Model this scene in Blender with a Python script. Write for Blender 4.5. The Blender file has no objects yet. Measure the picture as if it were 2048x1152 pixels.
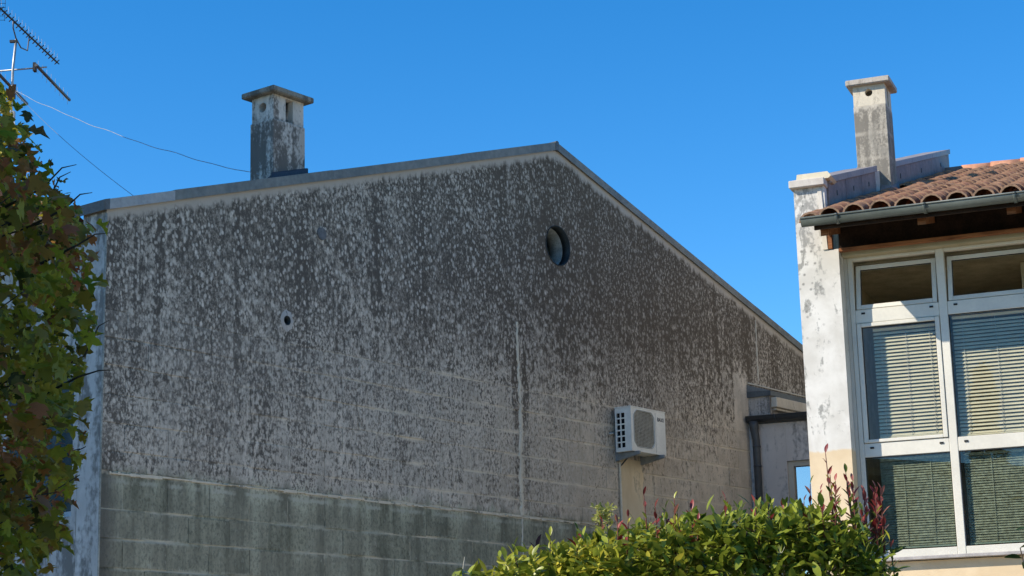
import bpy, bmesh, math, random
import numpy as np
from mathutils import Vector, Matrix, Quaternion
R = math.radians
random.seed(7)
rng = np.random.default_rng(7)
scene = bpy.context.scene
col = scene.collection

# ------------------------------------------------------------------ camera
PITCH, ROLL = R(12.77), R(-1.47)
right, fwd, up = Vector((1, 0, 0)), Vector((0, math.cos(PITCH), math.sin(PITCH))), Vector((0, -math.sin(PITCH), math.cos(PITCH)))
c_right = math.cos(ROLL) * right + math.sin(ROLL) * up
c_up = -math.sin(ROLL) * right + math.cos(ROLL) * up
cam_data = bpy.data.cameras.new('camera')
cam = bpy.data.objects.new('camera', cam_data)
col.objects.link(cam)
m = Matrix((c_right, c_up, -fwd)).transposed().to_4x4()
m.translation = (0, 0, 1.6)
cam.matrix_world = m
cam_data.sensor_fit = 'HORIZONTAL'
cam_data.sensor_width = 36
cam_data.lens = 3773 / 2048 * 36
cam_data.clip_start = 0.1
cam_data.clip_end = 2000
scene.camera = cam

# ------------------------------------------------------------------ sky, sun, exposure
SUN_AZ, SUN_EL = R(-109.6), R(36.5)
world = bpy.data.worlds.new('World')
scene.world = world
world.use_nodes = True
wt = world.node_tree
bg = wt.nodes['Background']
sky = wt.nodes.new('ShaderNodeTexSky')
sky.sky_type = 'NISHITA'
sky.sun_disc = False
sky.sun_elevation = SUN_EL
sky.sun_rotation = SUN_AZ % (2 * math.pi)
sky.altitude = 1500
sky.air_density = 1.0
sky.dust_density = 0.0
sky.ozone_density = 3.0
hs = wt.nodes.new('ShaderNodeHueSaturation')
hs.inputs['Saturation'].default_value = 1.36
hs.inputs['Value'].default_value = 1.0
wt.links.new(sky.outputs[0], hs.inputs['Color'])
wt.links.new(hs.outputs[0], bg.inputs['Color'])
bg.inputs['Strength'].default_value = 0.108
sun_data = bpy.data.lights.new('sun', 'SUN')
sun_data.energy = 3.25
sun_data.angle = R(0.5)
sun_data.color = (1.0, 0.90, 0.76)
sun = bpy.data.objects.new('sun', sun_data)
col.objects.link(sun)
sdir = Vector((math.sin(SUN_AZ) * math.cos(SUN_EL), math.cos(SUN_AZ) * math.cos(SUN_EL), math.sin(SUN_EL)))
sun.rotation_mode = 'QUATERNION'
sun.rotation_quaternion = sdir.to_track_quat('Z', 'Y')
sun.location = sdir * 60
scene.view_settings.view_transform = 'Standard'
scene.view_settings.look = 'None'
scene.view_settings.gamma = 1
scene.view_settings.use_curve_mapping = False
scene.view_settings.exposure = 1.0

# ------------------------------------------------------------------ node helper
class S:
    """A socket with arithmetic."""
    def __init__(s, g, sock): s.g, s.k = g, sock
    def _m(s, op, *o, clamp=False):
        n = s.g.nodes.new('ShaderNodeMath'); n.operation = op; n.use_clamp = clamp
        for i, v in enumerate((s,) + o):
            if isinstance(v, S): s.g.links.new(v.k, n.inputs[i])
            else: n.inputs[i].default_value = v
        return S(s.g, n.outputs[0])
    def __add__(s, o): return s._m('ADD', o)
    __radd__ = __add__
    def __mul__(s, o): return s._m('MULTIPLY', o)
    __rmul__ = __mul__
    def __sub__(s, o): return s._m('SUBTRACT', o)
    def __rsub__(s, o): return (s * -1) + o
    def abs(s): return s._m('ABSOLUTE')
    def clamp(s): return s._m('ADD', 0.0, clamp=True)
    def min(s, o): return s._m('MINIMUM', o)
    def max(s, o): return s._m('MAXIMUM', o)
    def pow(s, o): return s._m('POWER', o)
    def lt(s, o): return s._m('LESS_THAN', o)
    def gt(s, o): return s._m('GREATER_THAN', o)
    def step(s, a, b, lo=0.0, hi=1.0):
        n = s.g.nodes.new('ShaderNodeMapRange'); n.interpolation_type = 'SMOOTHSTEP'
        flip = isinstance(a, (int, float)) and isinstance(b, (int, float)) and a > b
        if flip: a, b, lo, hi = b, a, hi, lo
        s.g.links.new(s.k, n.inputs[0])
        for i, v in ((1, a), (2, b), (3, lo), (4, hi)):
            if isinstance(v, S): s.g.links.new(v.k, n.inputs[i])
            else: n.inputs[i].default_value = v
        return S(s.g, n.outputs[0])

class Mat:
    def __init__(s, name, rough=0.85, spec=0.3, metal=0.0):
        s.m = bpy.data.materials.new(name); s.m.use_nodes = True
        s.g = s.m.node_tree
        s.b = s.g.nodes['Principled BSDF']
        s.b.inputs['Roughness'].default_value = rough
        s.b.inputs['Specular IOR Level'].default_value = spec
        s.b.inputs['Metallic'].default_value = metal
    def coord(s, obj=None):
        n = s.g.nodes.new('ShaderNodeTexCoord')
        if obj: n.object = obj
        return S(s.g, n.outputs['Object'])
    def world(s):
        n = s.g.nodes.new('ShaderNodeNewGeometry'); return S(s.g, n.outputs['Position'])
    def xyz(s, v):
        n = s.g.nodes.new('ShaderNodeSeparateXYZ'); s.g.links.new(v.k, n.inputs[0])
        return [S(s.g, o) for o in n.outputs]
    def vec(s, *c):
        n = s.g.nodes.new('ShaderNodeCombineXYZ')
        for i, v in enumerate(c):
            if isinstance(v, S): s.g.links.new(v.k, n.inputs[i])
            else: n.inputs[i].default_value = v
        return S(s.g, n.outputs[0])
    def scale(s, v, c):
        n = s.g.nodes.new('ShaderNodeVectorMath'); n.operation = 'MULTIPLY'
        s.g.links.new(v.k, n.inputs[0]); n.inputs[1].default_value = c
        return S(s.g, n.outputs[0])
    def noise(s, v, sc=1.0, det=3.0, ro=0.55, dist=0.0):
        n = s.g.nodes.new('ShaderNodeTexNoise'); s.g.links.new(v.k, n.inputs['Vector'])
        n.inputs['Scale'].default_value = sc; n.inputs['Detail'].default_value = det
        n.inputs['Roughness'].default_value = ro; n.inputs['Distortion'].default_value = dist
        return S(s.g, n.outputs['Fac'])
    def voro(s, v, sc=1.0, rnd=1.0, out='Distance', feat='F1'):
        n = s.g.nodes.new('ShaderNodeTexVoronoi'); s.g.links.new(v.k, n.inputs['Vector'])
        n.feature = feat; n.inputs['Scale'].default_value = sc; n.inputs['Randomness'].default_value = rnd
        return S(s.g, n.outputs[out])
    def mix(s, f, a, b):
        n = s.g.nodes.new('ShaderNodeMix'); n.data_type = 'RGBA'; n.clamp_factor = True
        for i, v in ((0, f), (6, a), (7, b)):
            if isinstance(v, S): s.g.links.new(v.k, n.inputs[i])
            elif i == 0: n.inputs[0].default_value = v
            else: n.inputs[i].default_value = (*v, 1)
        return S(s.g, n.outputs[2])
    def attr(s, name):
        n = s.g.nodes.new('ShaderNodeAttribute'); n.attribute_name = name
        return S(s.g, n.outputs['Fac'])
    def rand(s):
        n = s.g.nodes.new('ShaderNodeObjectInfo'); return S(s.g, n.outputs['Random'])
    def bump(s, h, strength=0.3, dist=0.01):
        n = s.g.nodes.new('ShaderNodeBump'); n.inputs['Strength'].default_value = strength
        n.inputs['Distance'].default_value = dist
        s.g.links.new(h.k, n.inputs['Height']); s.g.links.new(n.outputs[0], s.b.inputs['Normal'])
    def set(s, sock, v):
        if isinstance(v, S): s.g.links.new(v.k, s.b.inputs[sock])
        else: s.b.inputs[sock].default_value = (*v, 1) if sock == 'Base Color' else v
        return s

def plain(name, c, rough=0.6, spec=0.4, metal=0.0, var=0.12, sc=6.0, bump=0.0):
    """painted / metal / plastic surface with a little dirt"""
    M = Mat(name, rough, spec, metal)
    P = M.world()
    n = M.noise(P, sc, 4, 0.6); n2 = M.noise(P, sc * 9, 3, 0.6)
    f = (n * 0.65 + n2 * 0.35)
    d = tuple(x * (1 - 2.2 * var) for x in c); l = tuple(min(1, x * (1 + 1.2 * var)) for x in c)
    M.set('Base Color', M.mix(f.step(0.3, 0.7), d, l))
    M.set('Roughness', n.step(0.2, 0.8, max(0.05, rough - 0.1), min(1, rough + 0.12)))
    if bump: M.bump(n2, bump, 0.004)
    return M.m

# ------------------------------------------------------------------ mesh helper
class MB:
    def __init__(s): s.v, s.f, s.sm = [], [], []
    def add(s, verts, faces, smooth=False):
        o = len(s.v); s.v += [tuple(v) for v in verts]
        s.f += [tuple(i + o for i in f) for f in faces]; s.sm += [smooth] * len(faces)
        return s
    def box(s, x0, x1, y0, y1, z0, z1):
        vs = [(x, y, z) for z in (z0, z1) for y in (y0, y1) for x in (x0, x1)]
        return s.add(vs, [(0, 2, 3, 1), (4, 5, 7, 6), (0, 1, 5, 4), (2, 6, 7, 3), (0, 4, 6, 2), (1, 3, 7, 5)])
    def hexa(s, bottom, top):
        vs = list(bottom) + list(top)
        return s.add(vs, [(3, 2, 1, 0), (4, 5, 6, 7), (0, 1, 5, 4), (1, 2, 6, 5), (2, 3, 7, 6), (3, 0, 4, 7)])
    def prism(s, poly, axis, a, b):
        """closed polygon of 2-D points pushed along axis from a to b"""
        def P(p, k): return {'x': (k, p[0], p[1]), 'y': (p[0], k, p[1]), 'z': (p[0], p[1], k)}[axis]
        n = len(poly)
        vs = [P(p, a) for p in poly] + [P(p, b) for p in poly]
        fs = [tuple(range(n - 1, -1, -1)), tuple(range(n, 2 * n))] + [(i, (i + 1) % n, (i + 1) % n + n, i + n) for i in range(n)]
        return s.add(vs, fs)
    def tube(s, path, r, n=8, caps=True):
        path = [Vector(p) for p in path]
        rs = r if isinstance(r, (list, tuple)) else [r] * len(path)
        vs, prev = [], None
        for i, p in enumerate(path):
            t = (path[min(i + 1, len(path) - 1)] - path[max(i - 1, 0)]).normalized()
            a = prev if prev is not None else (Vector((0, 0, 1)) if abs(t.z) < 0.9 else Vector((1, 0, 0)))
            u = (a - t * a.dot(t)).normalized(); w = t.cross(u); prev = u
            vs += [p + (u * math.cos(2 * math.pi * k / n) + w * math.sin(2 * math.pi * k / n)) * rs[i] for k in range(n)]
        fs = [(i * n + k, i * n + (k + 1) % n, (i + 1) * n + (k + 1) % n, (i + 1) * n + k) for i in range(len(path) - 1) for k in range(n)]
        s.add(vs, fs, True)
        if caps:
            o = len(s.v) - len(vs)
            s.f += [tuple(range(o + n - 1, o - 1, -1)), tuple(range(o + len(vs) - n, o + len(vs)))]; s.sm += [False, False]
        return s
    def build(s, name, mat, parent=None, bevel=0.0, seg=2, loc=None):
        me = bpy.data.meshes.new(name)
        me.from_pydata(s.v, [], s.f)
        bm = bmesh.new(); bm.from_mesh(me)
        bmesh.ops.recalc_face_normals(bm, faces=bm.faces)
        if bevel: bmesh.ops.bevel(bm, geom=bm.edges[:], offset=bevel, segments=seg, affect='EDGES', clamp_overlap=True)
        bm.to_mesh(me); bm.free()
        if not bevel: me.polygons.foreach_set('use_smooth', s.sm)
        me.materials.append(mat)
        return link(name, me, parent, loc)

def link(name, data, parent=None, loc=None):
    o = bpy.data.objects.new(name, data); col.objects.link(o)
    if parent: o.parent = parent
    if loc: o.location = loc
    return o

def tag(o, label=None, cat=None, group=None, kind=None):
    if label: o['label'] = label
    if cat: o['category'] = cat
    if group: o['group'] = group
    if kind: o['kind'] = kind
    return o

def thing(name, label, cat, loc, rz=0.0, group=None):
    o = link(name, None, None, loc); o.rotation_euler = (0, 0, rz)
    o.empty_display_size = 0.2
    return tag(o, label, cat, group)

def holed(name, outer, holes, y0, y1, mat, parent):
    """plate in the XZ plane with round or square holes, from y0 to y1"""
    cu = bpy.data.curves.new(name, 'CURVE'); cu.dimensions = '2D'; cu.fill_mode = 'BOTH'
    cu.extrude = abs(y1 - y0) / 2
    for poly in [outer] + holes:
        sp = cu.splines.new('POLY'); sp.points.add(len(poly) - 1); sp.use_cyclic_u = True
        for p, q in zip(sp.points, poly): p.co = (q[0], q[1], 0, 1)
    t = link('temporary', cu)
    dg = bpy.context.evaluated_depsgraph_get()
    me = bpy.data.meshes.new_from_object(t.evaluated_get(dg))
    bpy.data.objects.remove(t)
    mid = (y0 + y1) / 2
    for v in me.vertices: v.co = (v.co.x, mid - v.co.z, v.co.y)
    bm = bmesh.new(); bm.from_mesh(me)
    bmesh.ops.remove_doubles(bm, verts=bm.verts, dist=1e-5)
    bmesh.ops.recalc_face_normals(bm, faces=bm.faces); bm.to_mesh(me); bm.free()
    me.polygons.foreach_set('use_smooth', [False] * len(me.polygons))
    me.name = name; me.materials.clear(); me.materials.append(mat)
    return link(name, me, parent)

def circle(cx, cz, r, n=40): return [(cx + r * math.cos(2 * math.pi * i / n), cz + r * math.sin(2 * math.pi * i / n)) for i in range(n)]

# the two house frames: local x along the wall, local y into the building
A_LOC, A_RZ = Vector((-3.397, 15.345, 0)), R(90 - 37.47)
B_LOC, B_RZ = Vector((2.653, 17.013, 0)), R(90 - 111.38)
def inA(x, y, z): return A_LOC + Matrix.Rotation(A_RZ, 3, 'Z') @ Vector((x, y, z))
def inB(x, y, z): return B_LOC + Matrix.Rotation(B_RZ, 3, 'Z') @ Vector((x, y, z))

# ------------------------------------------------------------------ ground
g = Mat('ground grass', 0.95, 0.1)
P = g.world()
n1, n2 = g.noise(P, 0.35, 4), g.noise(P, 14, 5)
g.set('Base Color', g.mix((n1 * 0.6 + n2 * 0.4).step(0.35, 0.65), (0.05, 0.065, 0.025), (0.20, 0.17, 0.11)))
g.bump(n2, 0.6, 0.05)
tag(MB().add([(-400, -400, 0), (400, -400, 0), (400, 400, 0), (-400, 400, 0)], [(0, 1, 2, 3)]).build('ground', g.m), kind='structure')
pv = Mat('pale bounce paving', 0.9, 0.2)
P = pv.world(); n1 = pv.noise(P, 1.3, 5); n2 = pv.noise(P, 40, 3)
pv.set('Base Color', pv.mix((n1 * 0.6 + n2 * 0.4).step(0.35, 0.65), (0.48, 0.40, 0.29), (0.60, 0.52, 0.39)))
pv.bump(n2, 0.3, 0.01)
path = MB().prism([(-9.0, 9.9), (14.0, 9.9), (14.0, 30.0), (-9.0, 30.0)], 'z', -0.2, 0.06)  # unseen paving, enlarged and kept pale to bounce warm light onto the gable
tag(path.build('bounce_pavement', pv.m), kind='structure')

# ================================================================== HOUSE A : stained gable wall
house_a = thing('house', 'grey house whose stained blockwork gable wall fills the middle of the view', 'house', A_LOC, A_RZ)
PEAK_T, PEAK_Z, SL, SR = 6.45, 7.835, 0.306, 0.290
T_END = 13.2
def roof_z(t): return PEAK_Z - (PEAK_T - t) * SL if t < PEAK_T else PEAK_Z - (t - PEAK_T) * SR

def wall_material(name, kind):
    M = Mat(name, 0.95, 0.12)
    P = M.coord(house_a); x, y, z = M.xyz(P)
    rz = ((x - PEAK_T).min(0.0) * SL) + ((x - PEAK_T).max(0.0) * -SR) + PEAK_Z
    q = rz - z                                           # depth below the coping
    big = M.noise(M.scale(P, (0.55, 0.55, 0.45)), 1, 3, 0.55)
    streak = M.noise(M.scale(P, (3.6, 3.6, 0.30)), 1, 4, 0.62)
    streak2 = M.noise(M.scale(P, (11, 11, 0.7)), 1, 3, 0.6)
    patch = M.noise(M.scale(P, (1.1, 1.1, 0.8)), 1, 3, 0.6).step(0.38, 0.62)
    fa = M.noise(M.scale(P, (19, 19, 11)), 1, 6, 0.72, 0.2); fb = M.noise(M.scale(P, (36, 36, 24)), 1, 5, 0.66, 0.2)
    fine = fa + (fb - fa) * patch
    fine = fine * 0.80 + M.noise(M.scale(P, (70, 70, 42)), 1, 4, 0.6) * 0.20
    grit = M.noise(P, 75, 3, 0.6)
    mid = M.noise(M.scale(P, (5, 5, 3)), 1, 4, 0.6)
    H = z.step(3.9, 6.3)
    # how much black algae there is
    M0 = H * 0.34 + 0.42 + (big - 0.5) * 1.15 + (streak - 0.5) * 1.25 + (streak2 - 0.5) * 0.55 + (mid - 0.5) * 0.55
    M0 = M0 + x.step(5.5, 2.0) * z.step(5.6, 4.6) * 0.13
    M0 = M0 + x.step(0.30, 0.02) * 0.35 - x.step(3.5, 7.0) * z.step(5.2, 4.3) * 0.36
    M0 = M0 + ((x - 7.5).abs().step(4.5, 0.5)) * (z.step(5.0, 6.4)) * 0.30
    M0 = M0 - ((x - 10.28).abs().step(0.26, 0.10)) * z.step(5.95, 5.5) * 0.9     # clean strip by the annex
    # run-off streak under the round window and damp ring about it
    run = ((x - 6.46).abs() + (mid - 0.5) * 0.14).step(0.11, 0.03) * z.step(5.3, 6.1) * z.step(6.55, 6.45)
    ring = (((x - 6.45).pow(2.0) + (z - 6.71).pow(2.0)).pow(0.5) + (mid - 0.5) * 0.25).step(0.46, 0.30)
    M0 = M0 + run * 0.6 + ring * 0.5
    for ct in (5.60, 5.77):                              # dark edges of the repaired crack
        M0 = M0 + ((x - ct).abs() + (streak2 - 0.5) * 0.10).step(0.07, 0.03) * z.step(3.7, 3.9) * z.step(5.6, 5.2) * 0.4
    runs = M.noise(M.scale(P, (5.5, 5.5, 0.10)), 1, 4, 0.65); runs2 = M.noise(M.scale(P + 7.3, (7.0, 7.0, 0.16)), 1, 4, 0.65)
    M0 = M0 + runs.step(0.54, 0.68) * (q + (mid - 0.5) * 1.2).step(2.6, 0.5) * 0.45 - runs2.step(0.55, 0.70) * (q + (mid - 0.5) * 1.5).step(3.4, 1.0) * 0.50
    M0 = M0.min(1.2)
    thr = (M0 * -0.16) + 0.585
    soft = big.step(0.35, 0.65, 0.06, 0.11)
    dark = fine.step(thr - soft, thr + soft)
    vd = M.voro(M.scale(P, (27, 27, 19)), 1, 1.0); vc = M.voro(M.scale(P, (27, 27, 19)), 1, 1.0, 'Color')
    spot = (vd + (grit - 0.5) * 0.35).step(0.48, 0.24) * vc.step(0.34, 0.52)
    vd2 = M.voro(M.scale(P, (14, 14, 9)), 1, 1.0); vc2 = M.voro(M.scale(P, (14, 14, 9)), 1, 1.0, 'Color')
    spot2 = (vd2 + (grit - 0.5) * 0.3).step(0.36, 0.16) * vc2.step(0.56, 0.64)
    tone = (mid * 0.45 + streak * 0.35 + grit * 0.20).step(0.32, 0.68)
    light = M.mix(tone, (0.42, 0.37, 0.305), (0.84, 0.735, 0.60))
    light = M.mix(x.step(3.2, 7.0) * z.step(5.7, 4.7) * 0.65, light, M.mix(tone, (0.50, 0.395, 0.275), (0.84, 0.67, 0.48)))  # warm bounce from the sunlit facade, painted into the right side
    light = M.mix(big.step(0.45, 0.75) * 0.5, light, (0.56, 0.47, 0.37))
    light = M.mix(z.step(4.7, 6.3) * 0.50, light, M.mix(tone, (0.30, 0.25, 0.19), (0.64, 0.53, 0.405)))
    black = M.mix(x.step(2.5, 7.5), (0.082, 0.070, 0.058), (0.088, 0.067, 0.047))
    c = M.mix(dark * 0.93, light, black)
    c = M.mix((spot * 0.70 + spot2 * 0.55) * (x.step(8.0, 4.0, 0.45, 1.0)) * (big.step(0.30, 0.55, 0.55, 1.0)), c, M.mix(grit, (0.54, 0.475, 0.39), (0.88, 0.78, 0.65)))
    jd = ((((z - 3.806) * (1 / 0.2386) + 100.5)._m('FRACT') - 0.5).abs() * 0.2386) + (fb - 0.5) * 0.05 + (mid - 0.5) * 0.03
    jm = M.noise(M.scale(P, (1.7, 1.7, 4.0)), 1, 4, 0.65).step(0.47, 0.62) * z.step(3.70, 3.80) * z.step(5.25, 4.9) * x.step(2.0, 4.6, 0.15, 1.0)
    c = M.mix(jd.step(0.038, 0.010) * jm * 0.85, c, (0.80, 0.68, 0.52))
    # below the ledge: green grey film with long runs
    low = (z + (mid - 0.5) * 0.30 + (fb - 0.5) * 0.20 + (streak2 - 0.5) * 0.12).step(3.74, 3.58)
    gr = M.mix((streak * 0.5 + streak2 * 0.25 + mid * 0.25).step(0.34, 0.66), (0.125, 0.122, 0.084), (0.45, 0.435, 0.31))
    gr = M.mix(fine.step(0.50, 0.66) * 0.6, gr, (0.120, 0.122, 0.088))
    gr = M.mix(((z + (mid - 0.5) * 0.30).step(3.42, 3.58)) * streak.step(0.42, 0.62) * 0.8, gr, (0.56, 0.55, 0.40))
    gr = M.mix(fb.step(0.46, 0.60) * 0.45, gr, (0.105, 0.110, 0.078))
    gr = M.mix(fa.step(0.56, 0.64) * 0.35, gr, (0.52, 0.51, 0.40))
    gr = M.mix((((z - 3.565).abs()) + (fb - 0.5) * 0.05).step(0.028, 0.006) * mid.step(0.40, 0.58) * 0.8, gr, (0.50, 0.49, 0.39))
    gr = M.mix(big.step(0.52, 0.66) * fa.step(0.40, 0.56) * 0.6, gr, (0.095, 0.100, 0.070))
    gl = ((((z - 3.33) * (1 / 0.24) + 100.5)._m('FRACT') - 0.5).abs() * 0.24) + (fb - 0.5) * 0.05
    gr = M.mix(gl.step(0.030, 0.006) * M.noise(M.scale(P, (1.9, 1.9, 4.0)), 1, 4, 0.65).step(0.45, 0.60) * z.step(3.55, 3.45) * 0.75, gr, (0.46, 0.45, 0.36))
    gr = M.mix(x.step(0.25, 0.04) * 0.8, gr, (0.05, 0.05, 0.045))
    c = M.mix(low, c, gr)
    # weather-sheltered plaster under the coping
    c = M.mix((q + (streak2 - 0.5) * 0.22 + (fine - 0.5) * 0.10).step(0.135, 0.055), c, M.mix(mid, (0.42, 0.36, 0.295), (0.56, 0.49, 0.40)))
    if kind == 'mortar':
        mm = M.noise(M.scale(P, (2.2, 2.2, 5.0)), 1, 4, 0.65)
        vis = mm.step(0.43, 0.58) * (x.step(1.0, 4.6).max(low * 0.6))
        c = M.mix(vis * 0.9, c, M.mix(grit, (0.62, 0.53, 0.40), (0.80, 0.70, 0.54)))
    if kind == 'block':
        r = M.rand()
        c = M.mix(0.14, c, M.mix(r, (0.10, 0.09, 0.08), (0.50, 0.45, 0.38)))
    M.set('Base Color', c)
    M.bump(fine * 0.6 + grit * 0.4, 0.55, 0.012)
    return M.m

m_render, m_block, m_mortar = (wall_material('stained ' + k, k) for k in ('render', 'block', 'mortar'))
def plaster(name, a, b, dirt, root, amount=0.5, sc=1.0, joints=None, zclean=None, zamt=0.16):
    """weathered plaster: clean colours a..b, dirt colour in streaky patches"""
    M = Mat(name, 0.92, 0.15)
    P = M.coord(root) if root else M.world()
    x, y, z = M.xyz(P)
    n = M.noise(M.scale(P, (2.2 * sc, 2.2 * sc, 1.2 * sc)), 1, 5, 0.62, 0.4); f = M.noise(M.scale(P, (22 * sc, 22 * sc, 15 * sc)), 1, 4, 0.6)
    s = M.noise(M.scale(P, (7 * sc, 7 * sc, 0.7 * sc)), 1, 4, 0.6)
    c = M.mix(n.step(0.3, 0.7), a, b)
    d = (n * 0.45 + s * 0.3 + f * 0.25)
    if zclean: d = d - (z + (n - 0.5) * 0.5 + (s - 0.5) * 0.3).step(zclean - 0.06, zclean + 0.10) * zamt
    t = 0.66 - amount * 0.32
    c = M.mix(d.step(t - 0.05, t + 0.07) * 0.85, c, dirt)
    if joints:
        for jz in joints:
            c = M.mix(((z - jz).abs() + (f - 0.5) * 0.03).step(0.035, 0.006) * 0.45 * n.step(0.35, 0.6), c, b)
    M.set('Base Color', c); M.bump(f * 0.6 + n * 0.4, 0.35, 0.01)
    return M.m
m_pale = plaster('pale shaded plaster', (0.42, 0.42, 0.40), (0.60, 0.60, 0.57), (0.12, 0.12, 0.11), None, 0.52)
m_mortar_pale = plaster('pale mortar', (0.60, 0.52, 0.40), (0.76, 0.67, 0.52), (0.15, 0.14, 0.12), None, 0.25, 3)
m_beige = plaster('beige render patch', (0.70, 0.54, 0.34), (0.82, 0.66, 0.44), (0.36, 0.28, 0.19), None, 0.2, 1.5)
m_coping = plain('grey green sheet metal', (0.215, 0.215, 0.190), 0.55, 0.4, 0.2, 0.18, 2.0)
m_coping_l = plain('light grey sheet metal', (0.36, 0.35, 0.33), 0.5, 0.4, 0.2, 0.15, 3.0)
m_coping_d = plain('dark sheet metal', (0.12, 0.12, 0.115), 0.5, 0.4, 0.2, 0.2, 3.0)
m_dark = plain('dark interior', (0.012, 0.012, 0.013), 0.9, 0.1)
m_gutter = plain('grey green painted gutter', (0.10, 0.120, 0.112), 0.38, 0.5, 0.0, 0.12, 2.5)
m_gutter_d = plain('dark grey gutter', (0.055, 0.058, 0.060), 0.45, 0.5, 0.0, 0.15, 2.5)

# wall core, with the round opening and the pipe hole
RW, HOLE = (6.446, 6.708, 0.232), (2.154, 5.212, 0.045)
gable = [(0.0, 0.0), (T_END, 0.0), (T_END, roof_z(T_END)), (PEAK_T, PEAK_Z), (0.0, roof_z(0))]
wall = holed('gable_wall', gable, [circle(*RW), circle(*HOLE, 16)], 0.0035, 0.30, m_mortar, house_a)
tag(wall, 'stained block gable wall')
Z_BLK = 4.999
coat = [(0.0, Z_BLK), (T_END, Z_BLK), (T_END, roof_z(T_END)), (PEAK_T, PEAK_Z), (0.0, roof_z(0))]
coat_low = [(0.0, Z_BLK), (HOLE[0], Z_BLK)]
# render coat above the exposed blocks
hz = [circle(*RW), circle(*HOLE, 16)]
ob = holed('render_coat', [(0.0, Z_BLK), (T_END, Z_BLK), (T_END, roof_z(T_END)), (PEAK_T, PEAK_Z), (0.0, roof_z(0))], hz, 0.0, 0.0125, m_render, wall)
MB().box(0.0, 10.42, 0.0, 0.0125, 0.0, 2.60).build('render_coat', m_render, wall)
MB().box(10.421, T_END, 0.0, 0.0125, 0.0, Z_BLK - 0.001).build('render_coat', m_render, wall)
# blocks, one by one
BL = 0.482
mesh_cache = {}
def block_mesh(w, h):
    k = (round(w, 3), round(h, 3))
    if k not in mesh_cache:
        b = MB().box(-w / 2, w / 2, 0, 0.016, -h / 2, h / 2)
        me = bpy.data.meshes.new('concrete_block'); me.from_pydata(b.v, [], b.f); me.materials.append(m_block); mesh_cache[k] = me
    return mesh_cache[k]
rows = [(2.605, 2.85), (2.85, 3.09), (3.09, 3.33), (3.33, 3.618), (3.645, 3.806), (3.806, 4.044), (4.044, 4.283), (4.283, 4.521), (4.521, 4.76), (4.76, 4.999)]
for ri, (z0, z1) in enumerate(rows):
    x = -0.5 * BL * (ri % 2)
    while x < 10.42:
        a, b = max(x, 0.0), min(x + BL, 10.42)
        if b - a > 0.05:
            jz = random.uniform(0.012, 0.026); jx = random.uniform(0.005, 0.010)
            hh = round((z1 - z0 - jz) / 0.004) * 0.004; ww = round((b - a - jx) / 0.002) * 0.002
            o = link('concrete_block', block_mesh(ww, hh), wall, ((a + b) / 2, random.uniform(-0.005, 0.002), (z0 + z1) / 2 + random.uniform(-0.004, 0.004)))
        x += BL
# ledge line between the damp base and the wall above
led = MB()
pts = np.sort(rng.uniform(0.05, 10.40, 150))
for a, b in zip(pts[:-1], pts[1:]):
    h = random.uniform(0.004, 0.014) if random.random() > 0.16 else 0.002; dz = random.uniform(-0.006, 0.006)
    led.box(a, b, -random.uniform(0.004, 0.012), 0.012, 3.631 - h + dz, 3.631 + h + dz)
led.build('mortar_ledge', m_mortar_pale, wall)
# smeared mortar over the long vertical crack and the short one near the annex
def smear(t, z0, z1, w, n, seed):
    r = random.Random(seed); mb = MB(); vs = []
    for i in range(n + 1):
        k = i / n; zz = z0 + (z1 - z0) * k
        ww = w * (1.25 - 0.75 * k) * r.uniform(0.55, 1.25); off = math.sin(k * 9 + seed) * w * 0.35 + r.uniform(-0.3, 0.3) * w
        vs += [(t + off - ww, 0.001, zz), (t + off - ww * 0.4, -0.010, zz), (t + off + ww * 0.4, -0.010, zz), (t + off + ww, 0.001, zz)]
    fs = [(i * 4 + k, i * 4 + k + 1, i * 4 + k + 5, i * 4 + k + 4) for i in range(n) for k in range(3)]
    mb.add(vs, fs); return mb
smear(5.665, 3.645, 5.72, 0.036, 60, 3).build('crack_mortar', m_mortar_pale, wall)
smear(5.655, 2.70, 3.62, 0.018, 30, 5).build('crack_mortar', m_mortar_pale, wall)
smear(10.72, 5.70, 6.50, 0.011, 30, 8).build('crack_mortar', m_mortar_pale, wall)
# plaster patch under the air conditioner
pm = MB(); n = 16; vs = []
for i in range(n + 1):
    zz = 2.65 + (4.42 - 2.65) * i / n
    vs += [(7.505, -0.007, zz), (7.93 + random.uniform(-0.035, 0.03), -0.007, zz), (7.97 + random.uniform(-0.02, 0.03), 0.004, zz)]
pm.add(vs, [(i * 3 + k, i * 3 + k + 1, i * 3 + k + 4, i * 3 + k + 3) for i in range(n) for k in range(2)])
pm.build('render_patch', m_beige, wall)
# round window: lining, ring, near-black disc standing in for the unlit interior
def ring(mb, cx, cz, r0, r1, y0, y1, n=40):
    vs = []
    for i in range(n):
        a = 2 * math.pi * i / n; ca, sa = math.cos(a), math.sin(a)
        vs += [(cx + r0 * ca, y0, cz + r0 * sa), (cx + r1 * ca, y0, cz + r1 * sa), (cx + r1 * ca, y1, cz + r1 * sa), (cx + r0 * ca, y1, cz + r0 * sa)]
    fs = []
    for i in range(n):
        j = (i + 1) % n
        for k in range(4):
            l = (k + 1) % 4; fs.append((i * 4 + k, i * 4 + l, j * 4 + l, j * 4 + k))
    return mb.add(vs, fs, True)
m_liner = plain('grey pipe lining', (0.30, 0.32, 0.30), 0.6, 0.3, 0, 0.25, 8)
m_liner_d = plain('mossy dark lining', (0.030, 0.038, 0.040), 0.7, 0.3, 0, 0.3, 8)
rw = ring(MB(), RW[0], RW[1], 0.222, 0.2315, -0.006, 0.10).build('round_window', m_liner_d, house_a)
ring(MB(), RW[0], RW[1], 0.214, 0.2315, 0.101, 0.33).build('inner_lining', m_liner, rw)
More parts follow.
